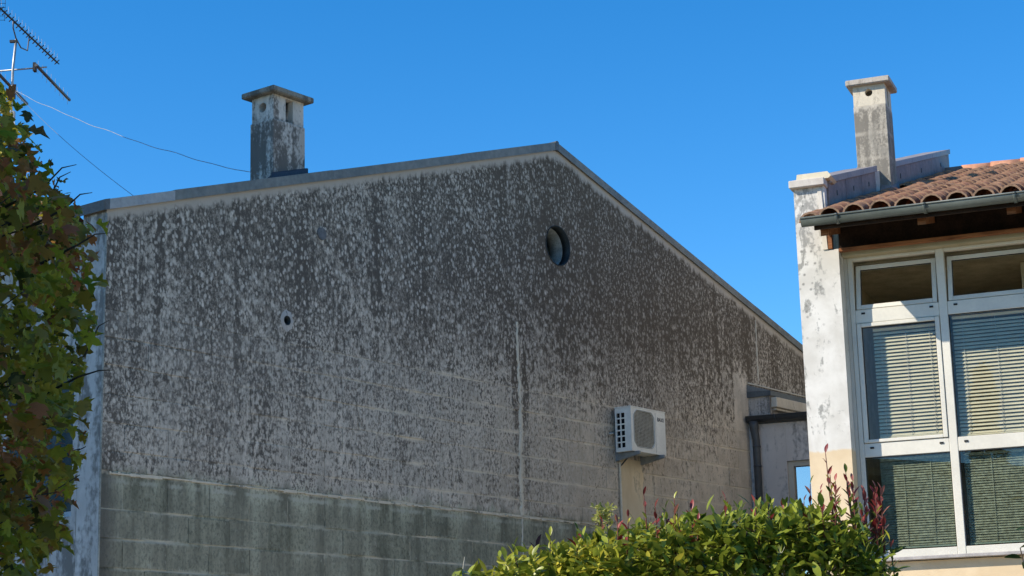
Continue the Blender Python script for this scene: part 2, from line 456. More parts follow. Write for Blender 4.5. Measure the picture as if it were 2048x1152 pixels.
ring(MB(), RW[0], RW[1], 0.03, 0.225, 0.331, 0.36).build('dark_interior_disc', m_dark, rw)
ring(MB(), HOLE[0], HOLE[1], 0.036, 0.0455, -0.004, 0.10, 18).build('vent_pipe', m_liner_d, house_a)
MB().tube([(HOLE[0], 0.11, HOLE[1]), (HOLE[0], 0.13, HOLE[1])], 0.047, 16).build('pipe_end', m_dark, house_a)
cp = MB().tube([(2.619, -0.012, 6.125), (2.619, 0.01, 6.125)], 0.062, 24).build('vent_cap', plain('dusty grey plastic', (0.15, 0.15, 0.15), 0.7, 0.3, 0, 0.2, 20), house_a, 0.003)
# pale mortar ring round the pipe hole
mr = MB(); n = 18; vs = []
for i in range(n):
    a = 2 * math.pi * i / n; r = 0.088 * random.uniform(0.88, 1.12)
    vs += [(HOLE[0] + 0.046 * math.cos(a), -0.006, HOLE[1] + 0.046 * math.sin(a)), (HOLE[0] + r * math.cos(a), 0.0008, HOLE[1] + r * 1.2 * math.sin(a))]
mr.add(vs, [(2 * i, 2 * i + 1, (2 * i + 3) % (2 * n), (2 * i + 2) % (2 * n)) for i in range(n)]).build('mortar_collar', plaster('grey mortar', (0.42, 0.39, 0.35), (0.56, 0.52, 0.47), (0.08, 0.08, 0.08), None, 0.3, 4), house_a)
# coping of folded sheet metal, piece by piece
def coping(t0, t1, mat, h=0.085, lift=0.0, y0=-0.028, y1=0.34):
    z0, z1 = roof_z(t0) - 0.012 + lift, roof_z(t1) - 0.012 + lift
    b = MB(); th = 0.006
    def seg(ya, yb, za, zb):
        b.hexa([(t0, ya, z0 + za), (t1, ya, z1 + za), (t1, yb, z1 + za), (t0, yb, z0 + za)], [(t0, ya, z0 + zb), (t1, ya, z1 + zb), (t1, yb, z1 + zb), (t0, yb, z0 + zb)])
    seg(y0, y1, h - 0.02, h)            # top sheet
    seg(y0 - 0.004, y0 + th, -0.005, h - 0.002)   # front drip
    return b.build('coping', mat, house_a)
cs = [-0.06, 0.0, 0.74, 2.55, 4.50, PEAK_T]
coping(-0.045, 0.005, m_coping_d, 0.088)
coping(0.006, 0.735, m_coping_l, 0.086)
coping(0.737, 2.75, m_coping, 0.090, 0.002)
coping(2.752, 4.75, m_coping, 0.088)
coping(4.752, PEAK_T - 0.005, m_coping, 0.090, 0.001)
coping(PEAK_T + 0.005, 8.6, m_coping, 0.088)
coping(8.602, 10.7, m_coping, 0.086)
coping(10.702, T_END, m_coping, 0.088)
MB().prism([(PEAK_T - 0.03, PEAK_Z - 0.02 - 0.03 * SL), (PEAK_T, PEAK_Z - 0.015), (PEAK_T + 0.03, PEAK_Z - 0.02 - 0.03 * SR), (PEAK_T + 0.03, PEAK_Z + 0.086 - 0.03 * SR), (PEAK_T, PEAK_Z + 0.092), (PEAK_T - 0.03, PEAK_Z + 0.086 - 0.03 * SL)], 'y', -0.036, 0.34).build('coping_joint', m_coping_d, house_a)
# end of the coping that turns over the wall end
zc = roof_z(0) - 0.012
MB().box(-0.052, -0.046, -0.03, 0.36, zc - 0.02, zc + 0.07).box(-0.050, 0.0, 0.341, 0.36, zc - 0.02, zc + 0.065).build('coping_end', m_coping_d, house_a)
# wall end (pale, in shade) with the corner bead
MB().box(-0.008, -0.001, 0.006, 0.285, 0.0, roof_z(0) - 0.03).build('wall_end', m_pale, house_a)
MB().box(-0.011, 0.004, -0.004, 0.005, 0.0, roof_z(0) - 0.05).build('corner_bead', plain('galvanised bead', (0.30, 0.31, 0.28), 0.5, 0.4, 0.3, 0.25, 6), house_a)
# the street side of the house, running back behind the maple
fac = MB().box(0.03, 0.33, 0.302, 0.40, 0.0, 5.62)
fac.box(0.03, 0.33, 0.40, 1.40, 0.0, 3.30).box(0.03, 0.33, 0.40, 1.40, 4.55, 5.62).box(0.03, 0.33, 1.40, 9.0, 0.0, 5.62)
fac.build('side_wall', m_pale, house_a)
wn = MB().box(0.10, 0.115, 0.402, 1.398, 3.302, 4.548).build('side_window', plain('teal window glass', (0.045, 0.075, 0.085), 0.15, 0.6, 0, 0.1), house_a)
MB().box(0.085, 0.099, 0.402, 0.45, 3.302, 4.548).box(0.085, 0.099, 1.35, 1.398, 3.302, 4.548).box(0.085, 0.099, 0.45, 1.35, 4.50, 4.548).box(0.085, 0.099, 0.45, 1.35, 3.302, 3.35).build('window_frame', plain('weathered white frame', (0.5, 0.52, 0.53)), wn)
gb = MB(); prof = [(-0.10 + 0.055 * math.cos(a), 5.70 + 0.055 * math.sin(a)) for a in np.linspace(math.pi, 2 * math.pi, 9)]
gb.add([(p[0], yy, p[1]) for yy in (0.37, 9.0) for p in prof], [(i, i + 1, i + 10, i + 9) for i in range(8)], True)
gb.build('side_gutter', m_gutter_d, house_a)
# tiled roof of house A (rises behind the coping; corrugated in rows)
def tile_sheet(length, run, rise_sign_dummy=0): pass
def corrugated(x0, x1, y0, y1, zf, nx, ny):
    xs, ys = np.linspace(x0, x1, nx), np.linspace(y0, y1, ny)
    vs = [(x, y, zf(x) + 0.03 * abs(math.sin(j * math.pi / 4))) for j, y in enumerate(ys) for x in xs]
    fs = [(j * nx + i, j * nx + i + 1, (j + 1) * nx + i + 1, (j + 1) * nx + i) for j in range(ny - 1) for i in range(nx - 1)]
    return MB().add(vs, fs, True)

m_tile = Mat('terracotta tile', 0.9, 0.2)
P = m_tile.world(); r = m_tile.rand(); n = m_tile.noise(P, 5, 5, 0.65); f = m_tile.noise(P, 45, 3)
tone = m_tile.attr('tone')
cc = m_tile.mix((r * 0.5 + tone * 0.5).step(0.15, 0.6), (0.120, 0.062, 0.040), (0.28, 0.140, 0.086))
cc = m_tile.mix(r.step(0.55, 0.95) * 0.5, cc, (0.30, 0.19, 0.125))
cc = m_tile.mix((n * 0.7 + f * 0.3).step(0.50, 0.66) * 0.75, cc, (0.085, 0.062, 0.050))
cc = m_tile.mix((m_tile.noise(P, 9, 4) * 0.6 + f * 0.4).step(0.57, 0.66) * 0.5, cc, (0.44, 0.36, 0.27))
m_tile.set('Base Color', cc); m_tile.bump(n * 0.5 + f * 0.5, 0.3, 0.006); m_tile = m_tile.m

corrugated(-0.12, PEAK_T, 0.345, 9.2, lambda x: roof_z(x) - 0.12, 20, 180).build('roof_slope', m_tile, house_a)
corrugated(PEAK_T, T_END + 0.1, 0.345, 9.2, lambda x: roof_z(x) - 0.12, 20, 180).build('roof_slope', m_tile, house_a)

# chimney of house A (a part; its cap and openings one level deeper)
def chimney(root, x0, x1, y0, y1, zb, zs, zt, cap_over, cap_h, mat, mat_top, mat_cap, hole_r, hole_face, hx, hz_, slot_face, sx0, sx1, sz0, sz1, inset=0.012):
    body = MB().box(x0, x1, y0, y1, zb, zs).build('chimney', mat, root, 0.006, 1)
    a0, a1, b0, b1 = x0 + inset, x1 - inset, y0 + inset, y1 - inset; w = 0.07
    # four thin walls round a flue; a round hole in one wall, a slot in the next
    def yplate(ya, yb, kind):
        outer = [(a0, zs + 0.001), (a1, zs + 0.001), (a1, zt), (a0, zt)]
        if kind == 'hole': holes = [circle(hx, hz_, hole_r, 24)]
        elif kind == 'slot': holes = [[(sx0, sz0), (sx1, sz0), (sx1, sz1), (sx0, sz1)]]
        else: holes = []
        holed('flue_wall', outer, holes, ya, yb, mat_top, body)
    def xplate(xa, xb, kind):
        if kind == 'hole': q, rr = (hx, hz_), circle(hx, hz_, hole_r, 24)
        elif kind == 'slot': rr = [(sx0, sz0), (sx1, sz0), (sx1, sz1), (sx0, sz1)]
        else: rr = None
        o = holed('flue_wall', [(b0 + w, zs + 0.001), (b1 - w, zs + 0.001), (b1 - w, zt), (b0 + w, zt)], [rr] if rr else [], xa, xb, mat_top, body)
        for v in o.data.vertices: v.co = (v.co.y, v.co.x, v.co.z)
        bm = bmesh.new(); bm.from_mesh(o.data); bmesh.ops.recalc_face_normals(bm, faces=bm.faces); bm.to_mesh(o.data); bm.free()
    yplate(b0, b0 + w, 'hole' if hole_face == 'y' else ('slot' if slot_face == 'y' else ''))
    yplate(b1 - w, b1, 'hole' if hole_face == 'y' else ('slot' if slot_face == 'y' else ''))
    xplate(a0, a0 + w, 'hole' if hole_face == 'x' else ('slot' if slot_face == 'x' else ''))
    xplate(a1 - w, a1, 'hole' if hole_face == 'x' else ('slot' if slot_face == 'x' else ''))
    MB().box(x0 - cap_over, x1 + cap_over, y0 - cap_over, y1 + cap_over, zt + 0.001, zt + cap_h).build('chimney_cap', mat_cap, body, 0.008, 2)
    return body
m_chA = plaster('sooty chimney plaster', (0.44, 0.405, 0.355), (0.74, 0.675, 0.59), (0.060, 0.053, 0.047), house_a, 0.60, 1.7, zclean=7.16, zamt=0.07)
m_chAt = m_chA
m_capA = plaster('weathered concrete slab', (0.24, 0.23, 0.19), (0.36, 0.34, 0.29), (0.10, 0.095, 0.08), house_a, 0.5, 3)
chA = chimney(house_a, 2.03, 2.46, 0.06, 0.37, 5.9, 7.155, 7.405, 0.062, 0.055, m_chA, m_chAt, m_capA, 0.048, 'x', 0.215, 7.295, 'y', 2.205, 2.305, 7.165, 7.39)
# lead flashing at its foot
fl = MB()
zf0, zf1 = roof_z(2.0) + 0.05, roof_z(2.5) + 0.05
fl.hexa([(2.00, 0.045, zf0), (2.485, 0.045, zf1), (2.485, 0.058, zf1), (2.00, 0.058, zf0)], [(2.00, 0.045, zf0 + 0.08), (2.485, 0.045, zf1 + 0.075), (2.485, 0.058, zf1 + 0.085), (2.00, 0.058, zf0 + 0.09)])
fl.hexa([(2.015, 0.05, zf0), (2.028, 0.05, zf0), (2.028, 0.18, zf0), (2.015, 0.18, zf0)], [(2.015, 0.05, zf0 + 0.08), (2.028, 0.05, zf0 + 0.08), (2.028, 0.18, zf0 + 0.03), (2.015, 0.18, zf0 + 0.03)])
fl.build('flashing', plain('blue black lead', (0.035, 0.045, 0.065), 0.5, 0.4, 0.2, 0.25, 12), chA)

# ================================================================== annex between the houses
annex = thing('annex', 'low grey annex with dark gutter and glazed opening between the two houses', 'annex', inA(10.42, 0, 0), B_RZ)
SKEW = A_RZ - B_RZ
m_annex = plaster('pinkish grey plaster', (0.52, 0.455, 0.40), (0.66, 0.59, 0.52), (0.18, 0.165, 0.15), annex, 0.42, 0.9)
holed('wall', [(0.0, 0), (3.0, 0), (3.0, 5.10), (0.0, 5.10)], [[(0.463, 2.3), (1.70, 2.3), (1.70, 4.612), (0.463, 4.612)]], 0.0, 0.22, m_annex, annex)
m_reveal = plaster('beige reveal', (0.42, 0.37, 0.29), (0.50, 0.44, 0.35), (0.28, 0.24, 0.19), None, 0.15, 1)
aw = holed('window_frame', [(0.464, 2.301), (1.699, 2.301), (1.699, 4.611), (0.464, 4.611)], [[(0.535, 2.37), (1.63, 2.37), (1.63, 4.545), (0.535, 4.545)]], 0.035, 0.16, m_reveal, annex)
MB().box(0.464, 0.4655, -0.003, 0.001, 4.62, 5.08).build('expansion_joint', m_reveal, annex)
def half_gutter(path0, path1, r, n=10, th=0.006, side=None):
    """half round gutter between two points (along any horizontal direction)"""
    p0, p1 = Vector(path0), Vector(path1); t = (p1 - p0).normalized(); w = Vector((t.y, -t.x, 0))
    vs = []
    for p in (p0, p1):
        for rr in (r, r - th):
            for k in range(n + 1):
                a = math.pi + math.pi * k / n
                vs.append(p + w * rr * math.cos(a) + Vector((0, 0, rr * math.sin(a))))
    N = n + 1
    fs = [(k, k + 1, 2 * N + k + 1, 2 * N + k) for k in range(n)] + [(N + k, 3 * N + k, 3 * N + k + 1, N + k + 1) for k in range(n)]
    fs += [(0, N, 3 * N, 2 * N), (n, 2 * N + n, 3 * N + n, N + n)]
    fs += [(k, N + k, N + k + 1, k + 1) for k in range(n)] + [(2 * N + k, 2 * N + k + 1, 3 * N + k + 1, 3 * N + k) for k in range(n)]
    b = MB().add(vs, fs, True)
    # rolled bead on the outer edge
    b.tube([p0 + w * r, p1 + w * r], 0.009, 8); b.tube([p0 - w * r, p1 - w * r], 0.006, 6)
    return b, t, w
def gutter_end(p, t, w, r, n=10):
    pts = [Vector(p) + w * r * math.cos(math.pi + math.pi * k / n) + Vector((0, 0, r * math.sin(math.pi + math.pi * k / n))) for k in range(n + 1)]
    q = [v + t * 0.006 for v in pts]; N = n + 1
    return MB().add(pts + q, [tuple(range(N - 1, -1, -1)), tuple(range(N, 2 * N))] + [(k, k + 1, N + k + 1, N + k) for k in range(n)] + [(n, 0, N, N + n)])
b, t, w = half_gutter((0.0, -0.075, 5.185), (3.0, -0.075, 5.180), 0.068)
ag = b.build('gutter', m_gutter_d, annex)
gutter_end((-0.006, -0.075, 5.185), t, w, 0.068).build('end_cap', m_gutter_d, ag)
for d in (0.36, 1.1, 1.9):
    hb, _, _ = half_gutter((d, -0.075, 5.185), (d + 0.02, -0.075, 5.185), 0.074, th=0.005)
    hb.build('bracket', m_gutter_d, ag)
dp = MB().tube([(0.085, -0.075, 5.13), (0.085, -0.075, 5.06), (0.09, -0.072, 4.98), (0.10, -0.06, 4.90), (0.102, -0.058, 0.2)], [0.062, 0.058, 0.050, 0.047, 0.047], 16).build('downpipe', m_gutter_d, annex)
for zz in (4.80, 4.55, 4.10):
    MB().tube([(0.102, -0.058, zz), (0.102, -0.058, zz + 0.025)], 0.052, 16).build('pipe_clamp', m_gutter_d, dp)
MB().hexa([(0.0, -0.02, 5.105), (3.0, -0.02, 5.105), (3.0, 1.2, 5.22), (0.0, 1.2, 5.22)], [(0.0, -0.02, 5.17), (3.0, -0.02, 5.17), (3.0, 1.2, 5.29), (0.0, 1.2, 5.29)]).build('roof_slab', m_coping_d, annex)
# the little lean-to upstand against the gable wall
def skewed(o): o.rotation_euler = (0, 0, SKEW); return o
skewed(MB().box(0.02, 2.4, -0.31, -0.003, 5.20, 5.445).build('upstand', plaster('rough grey upstand', (0.42, 0.37, 0.32), (0.56, 0.51, 0.45), (0.13, 0.12, 0.11), annex, 0.45, 3), annex))
skewed(MB().prism([(-0.003, 5.448), (-0.345, 5.440), (-0.345, 5.500), (-0.003, 5.525)], 'x', -0.012, 2.4).build('upstand_coping', plain('blue grey sheet', (0.115, 0.13, 0.135), 0.5, 0.4, 0.2, 0.15, 4), annex))
skewed(MB().prism([(-0.003, 5.527), (-0.335, 5.503), (-0.003, 5.615)], 'x', -0.006, 2.4).build('apron_flashing', plain('grey flashing', (0.22, 0.23, 0.23), 0.5, 0.4, 0.2, 0.15, 4), annex))
m_cream_wood = plaster('cream painted beam', (0.52, 0.45, 0.35), (0.64, 0.57, 0.46), (0.24, 0.19, 0.14), None, 0.25, 3)
skewed(MB().box(0.04, 2.4, -0.40, -0.312, 5.29, 5.42).box(0.07, 2.4, -0.375, -0.312, 5.255, 5.288).build('eave_beam', m_cream_wood, annex, 0.008, 1))
skewed(MB().tube([(0.02, -0.012, 5.635), (2.4, -0.012, 5.63)], 0.010, 6).build('sealant_line', m_mortar_pale, annex))

# ================================================================== air conditioner
AX, AY, AZ = 7.36, -0.275, 4.465
ac = thing('air_conditioner', 'white outdoor air conditioning unit on brackets on the stained gable wall', 'air conditioner', inA(AX, 0, AZ), A_RZ)
W, H_, Dp = 0.70, 0.495, 0.215
m_ac = plain('ivory powder coated steel', (0.82, 0.79, 0.70), 0.42, 0.45, 0, 0.06, 5)
m_acdark = plain('black vent depth', (0.012, 0.013, 0.015), 0.8, 0.2)
m_bracket = plain('grey galvanised bracket', (0.26, 0.28, 0.28), 0.5, 0.5, 0.2, 0.12, 9)
y0, y1 = AY, AY + Dp
GX, GZ, GW, GH = 0.262, 0.262, 0.205, 0.205       # grille centre and half size
body = holed('front_panel', [(0, 0.0), (W, 0.0), (W, H_), (0, H_)], [[(GX + GW * s(a), GZ + GH * c_(a)) for a in np.linspace(0, 2 * math.pi, 33)[:-1]] for s, c_ in [(lambda a: max(-1, min(1, 1.22 * math.sin(a))), lambda a: max(-1, min(1, 1.22 * math.cos(a))))]], y0, y0 + 0.012, m_ac, ac)
sh = MB().box(0, W, y0 + 0.0125, y1, H_ - 0.012, H_).box(0, W, y0 + 0.0125, y1, 0, 0.014).box(W - 0.010, W, y0 + 0.0125, y1, 0.0142, H_ - 0.0122).box(0.0, W, y1 - 0.006, y1 + 0.001, 0.0142, H_ - 0.0122)
sh.box(-0.006, W + 0.006, y0 - 0.005, y1 + 0.004, H_ + 0.001, H_ + 0.012).build('casing', m_ac, ac)
# left side with two columns of six vent openings
holes = []
for i in range(2):
    for j in range(6):
        a, b_ = 0.088 + i * 0.062, 0.045 + j * 0.068
        holes.append([(a, b_), (a + 0.046, b_), (a + 0.046, b_ + 0.053), (a, b_ + 0.053)])
sd = holed('side_panel', [(0.0126, 0.0142), (Dp - 0.0062, 0.0142), (Dp - 0.0062, H_ - 0.0122), (0.0126, H_ - 0.0122)], holes, 0.0, 0.008, m_ac, ac)
for v in sd.data.vertices: v.co = (v.co.y, y0 + v.co.x, v.co.z)
bm = bmesh.new(); bm.from_mesh(sd.data); bmesh.ops.recalc_face_normals(bm, faces=bm.faces); bm.to_mesh(sd.data); bm.free()
MB().box(0.035, 0.045, y0 + 0.06, y1 - 0.008, 0.03, H_ - 0.03).build('coil_fins', m_acdark, ac)
MB().box(0.03, 0.60, y0 + 0.06, y0 + 0.075, 0.02, H_ - 0.02).build('fan_well', plain('dark fan well', (0.22, 0.205, 0.17), 0.7, 0.3), ac)
fan = MB()
for k in range(3):
    a0 = k * 2 * math.pi / 3; vs = []
    for i in range(7):
        a = a0 + i / 6 * 1.5
        for rr in (0.04, 0.185): vs.append((GX + rr * math.cos(a), y0 + 0.05 - 0.02 * i / 6, GZ + rr * math.sin(a)))
    fan.add(vs, [(2 * i, 2 * i + 1, 2 * i + 3, 2 * i + 2) for i in range(6)], True)
fan.tube([(GX, y0 + 0.055, GZ), (GX, y0 + 0.022, GZ)], 0.045, 16).build('fan', plain('grey fan', (0.11, 0.108, 0.10), 0.6, 0.3), ac)
gr = MB()
for k in range(27):
    zz = GZ - 0.20 + k * 0.4 / 26
    gr.box(GX - 0.202, GX + 0.202, y0 + 0.002, y0 + 0.006, zz - 0.0022, zz + 0.0022)
for k in range(15):
    xx = GX - 0.2 + k * 0.4 / 14
    gr.box(xx - 0.002, xx + 0.002, y0 + 0.0065, y0 + 0.010, GZ - 0.202, GZ + 0.202)
tag(gr.build('fan_grille', plain('ivory grille wire', (0.62, 0.58, 0.48), 0.5, 0.4), ac), kind='stuff')
fr = MB()
rr_ = [(GX + (GW + 0.004) * max(-1, min(1, 1.22 * math.sin(a))), y0 - 0.002, GZ + (GH + 0.004) * max(-1, min(1, 1.22 * math.cos(a)))) for a in np.linspace(0, 2 * math.pi, 41)]
fr.tube(rr_, 0.0045, 6).build('grille_rim', plain('grille rim', (0.50, 0.49, 0.44), 0.5, 0.4), ac)
MB().box(0.497, 0.500, y0 - 0.0015, y0 + 0.003, 0.02, H_ - 0.02).build('panel_seam', m_bracket, ac)
fc = bpy.data.curves.new('logo', 'FONT'); fc.body = 'BAXI'; fc.size = 0.062; fc.extrude = 0.0006; fc.offset = 0.0012
t_ = link('temporary', fc); dg = bpy.context.evaluated_depsgraph_get()
me = bpy.data.meshes.new_from_object(t_.evaluated_get(dg)); bpy.data.objects.remove(t_)
for v in me.vertices: v.co = (0.535 + v.co.x * 1.0, y0 - 0.0014 - v.co.z, 0.385 + v.co.y)
me.materials.clear(); me.materials.append(plain('dark blue print', (0.02, 0.028, 0.045), 0.5, 0.3)); me.name = 'brand_lettering'
link('brand_lettering', me, ac)
for bx in (0.06, 0.56):
    br = MB().box(bx, bx + 0.032, -0.018, -0.002, -0.09, 0.27)
    br.hexa([(bx, -0.33, -0.038), (bx + 0.032, -0.33, -0.038), (bx + 0.032, -0.0185, -0.090), (bx, -0.0185, -0.090)], [(bx, -0.33, -0.002), (bx + 0.032, -0.33, -0.002), (bx + 0.032, -0.0185, -0.002), (bx, -0.0185, -0.002)])
    br.build('bracket', m_bracket, ac, 0.003, 1)
    for yy in (-0.25, -0.10): MB().tube([(bx + 0.016, yy, -0.002), (bx + 0.016, yy, 0.0)], 0.014, 10).build('rubber_foot', m_acdark, ac)
MB().tube([(0.02, -0.02, 0.22), (-0.02, -0.03, 0.215), (-0.05, -0.015, 0.21), (-0.05, 0.0, 0.21)], 0.012, 8).build('refrigerant_pipe', plain('white pipe lagging', (0.45, 0.43, 0.38)), ac)
MB().tube([(0.14, -0.11, -0.06), (0.155, -0.06, -0.09), (0.142, -0.014, -0.14)], 0.008, 8).build('drain_hose', m_gutter_d, ac)
cd = thing('pipe_conduit', 'narrow cream pipe conduit running down the wall below the air conditioner', 'conduit', inA(7.495, 0, 2.6), A_RZ)
MB().box(-0.022, 0.0, -0.03, -0.004, 0.0, 1.78).build('trunking', plain('cream conduit', (0.74, 0.62, 0.45), 0.6, 0.3), cd, 0.004, 1)
MB().box(-0.034, -0.0225, -0.012, -0.004, 0.0, 1.75).build('cable', plain('grey cable', (0.34, 0.28, 0.21), 0.6, 0.3), cd)

# ================================================================== HOUSE B : sunlit facade with the tiled roof
house_b = thing('house', 'cream house with terracotta roof and large blind-covered windows at right', 'house', B_LOC, B_RZ)
def facade_material():
    M = Mat('white and peach plaster', 0.9, 0.15)
    P = M.coord(house_b); x, y, z = M.xyz(P)
    n = M.noise(P, 2.4, 5, 0.62, 0.3); f = M.noise(P, 26, 4, 0.6); w = M.noise(M.scale(P, (9, 9, 3)), 1, 5, 0.65, 0.8)
    white = M.mix(n.step(0.35, 0.65), (0.56, 0.545, 0.50), (0.70, 0.69, 0.65))
    peach = M.mix(n.step(0.35, 0.65), (0.62, 0.49, 0.32), (0.70, 0.57, 0.39))
    edge = z + (n - 0.5) * 0.16
    c = M.mix(edge.step(3.845, 3.875), peach, white)
    up_ = z.step(3.9, 6.1)
    mott = (w * 0.7 + f * 0.3) + up_ * 0.075 + x.step(0.32, 0.02) * 0.06
    c = M.mix(mott.step(0.60, 0.69) * z.step(3.8, 4.0), c, M.mix(f, (0.20, 0.20, 0.19), (0.40, 0.40, 0.37)))
    vd = M.voro(P, 16); vc = M.voro(P, 16, 1.0, 'Color')
    c = M.mix((vd + (f - 0.5) * 0.2).step(0.30, 0.08) * vc.step(0.62, 0.66) * 0.7 * z.step(4.3, 5.6) * x.step(0.30, 0.15), c, (0.12, 0.12, 0.11))
    c = M.mix((M.noise(P, 1.1, 4).step(0.52, 0.70)) * z.step(3.5, 2.0) * 0.3, c, (0.38, 0.30, 0.21))
    M.set('Base Color', c); M.bump(f * 0.6 + n * 0.4, 0.3, 0.008)
    return M.m
m_fac = facade_material()
m_fascia = plaster('peeling white plaster', (0.58, 0.55, 0.48), (0.70, 0.67, 0.60), (0.30, 0.28, 0.24), house_b, 0.3, 1.5)
UE, UR = 4.9, 8.0            # right end of what is built, depth of the ridge
RZ0, RS = 5.93, 0.306        # tile height at the eave (y = -0.6) and slope
def tile_z(y): return RZ0 + RS * (y + 0.6)
def par_z(y): return tile_z(y) + 0.235
# party wall with raised parapet
pw = MB().box(0, 0.386, 0, 0.19, 0, 5.715)                     # pier beside the window
pw.box(0, 0.31, 0.191, 8.6, 0, 5.71)
pw.prism([(0, 5.7155), (2.62, 5.7155), (2.62, par_z(2.62)), (0.0, par_z(0))], 'x', 0, 0.29)
pw.prism([(2.62, 5.7155), (8.35, 5.7155), (8.35, par_z(8.35)), (2.62, par_z(2.62))], 'x', 0, 0.29)
pw.build('party_wall', m_fac, house_b)
MB().hexa([(0.245, -0.012, 5.72), (0.29, -0.012, 5.72), (0.29, 0.02, 5.72), (0.245, 0.02, 5.72)], [(0.225, -0.012, 6.30), (0.262, -0.012, 6.30), (0.262, 0.02, 6.30), (0.225, 0.02, 6.30)]).build('plaster_fillet', m_fascia, house_b)
m_flash = plain('mauve grey lead sheet', (0.25, 0.205, 0.19), 0.6, 0.35, 0.0, 0.25, 3.0)
m_slab = plaster('coping concrete', (0.50, 0.46, 0.41), (0.62, 0.58, 0.52), (0.25, 0.22, 0.20), house_b, 0.3, 3)
m_slab2 = plain('grey lead coping', (0.32, 0.28, 0.255), 0.5, 0.4, 0.1, 0.2, 3.0)
def sloped(mb, x0, x1, ya, yb, dz0, dz1):
    za, zb = par_z(ya), par_z(yb)
    return mb.hexa([(x0, ya, za + dz0), (x1, ya, za + dz0), (x1, yb, zb + dz0), (x0, yb, zb + dz0)], [(x0, ya, za + dz1), (x1, ya, za + dz1), (x1, yb, zb + dz1), (x0, yb, zb + dz1)])
MB().box(-0.03, 0.305, -0.06, 0.10, par_z(0) - 0.02, par_z(0) + 0.052).build('coping_stone', m_slab, house_b, 0.006, 1)
MB().prism([(0.03, par_z(0) + 0.053), (0.335, par_z(0) + 0.053), (0.36, par_z(0) + 0.075), (0.33, par_z(0) + 0.118), (0.04, par_z(0) + 0.118)], 'y', 0.0, 0.26).build('mortar_cap', plaster('cream mortar', (0.60, 0.54, 0.40), (0.70, 0.64, 0.50), (0.4, 0.35, 0.27), house_b, 0.15, 3), house_b)
for ya, yb in ((0.102, 0.95), (0.953, 1.80), (1.803, 2.62)):
    sloped(MB(), -0.03, 0.335, ya, yb, 0.0, 0.066).build('coping_stone', m_slab2, house_b, 0.004, 1)
    sloped(MB(), 0.2915, 0.312, ya, yb - 0.01, -0.33, -0.002).build('side_flashing', m_flash, house_b)
    for yy in (ya + 0.37,): sloped(MB(), 0.3125, 0.320, yy, yy + 0.018, -0.14, -0.09).build('flashing_clip', m_coping_d, house_b)
for ya, yb in ((3.42, 5.0), (5.003, 6.7), (6.703, 8.35)):
    sloped(MB(), -0.03, 0.335, ya, yb, 0.0, 0.066).build('coping_stone', m_slab2, house_b, 0.004, 1)
    sloped(MB(), 0.2915, 0.312, ya, yb - 0.01, -0.33, -0.002).build('side_flashing', m_flash, house_b)
    for yy in (ya + 0.8,): sloped(MB(), 0.3125, 0.320, yy, yy + 0.025, -0.15, -0.09).build('flashing_clip', m_coping_d, house_b)
# chimney of house B
m_chB = plaster('grey blotched chimney render', (0.26, 0.245, 0.21), (0.58, 0.53, 0.44), (0.15, 0.14, 0.12), house_b, 0.60, 2.4, joints=(7.42, 7.70), zclean=8.0)
m_chBt = plaster('cream chimney top', (0.52, 0.47, 0.37), (0.66, 0.60, 0.48), (0.30, 0.27, 0.22), house_b, 0.25, 2.4)
m_capB = plaster('concrete chimney slab', (0.42, 0.38, 0.33), (0.52, 0.48, 0.42), (0.27, 0.24, 0.20), house_b, 0.4, 5)
chB = chimney(house_b, 0.055, 0.412, 3.0, 3.37, 6.4, 8.02, 8.25, 0.062, 0.065, m_chB, m_chBt, m_capB, 0.042, 'y', 0.232, 8.165, 'x', 3.13, 3.21, 8.03, 8.24, 0.004)
MB().hexa([(0.295, 2.93, tile_z(2.9) - 0.03), (0.43, 2.93, tile_z(2.9) - 0.03), (0.43, 3.45, tile_z(3.45) - 0.02), (0.295, 3.45, tile_z(3.45) - 0.02)], [(0.30, 2.985, tile_z(2.9) + 0.10), (0.418, 2.985, tile_z(2.9) + 0.07), (0.418, 3.40, tile_z(3.45) + 0.05), (0.30, 3.40, tile_z(3.45) + 0.08)]).build('flashing', m_flash, chB)
# facade below and around the windows
XW0, XW1 = 0.40, 4.80
fw = MB().box(0.3865, UE, 0.02, 0.34, 0, 2.835)
fw.box(XW1 + 0.02, UE, 0.03, 0.34, 2.84, 5.66)
fw.box(UE - 0.3, UE, 0.341, 8.6, 0, 5.9)
fw.build('facade_wall', m_fac, house_b)
MB().box(0.387, 0.418, 0.192, 0.34, 2.84, 5.658).build('window_reveal', plaster('shaded reveal', (0.50, 0.48, 0.42), (0.60, 0.57, 0.50), (0.3, 0.28, 0.25), None, 0.2), house_b)
MB().box(0.39, UE, -0.06, 0.195, 2.842, 2.872).build('window_sill', plain('grey stone sill', (0.38, 0.36, 0.35), 0.6, 0.3), house_b, 0.004, 1)
# room behind the glass
m_room = plain('room plaster', (0.62, 0.52, 0.37), 0.9, 0.1)
rm = MB().box(0.32, UE - 0.31, 4.0, 4.1, 2.0, 5.7).box(0.32, UE - 0.31, 0.345, 4.0, 5.62, 5.7).box(0.32, UE - 0.31, 0.345, 4.0, 2.0, 2.1).box(0.312, 0.32, 0.345, 4.0, 2.0, 5.7)
rm.box(1.9, 2.1, 0.9, 3.9, 2.1, 5.61)
rm.build('room', m_room, house_b)

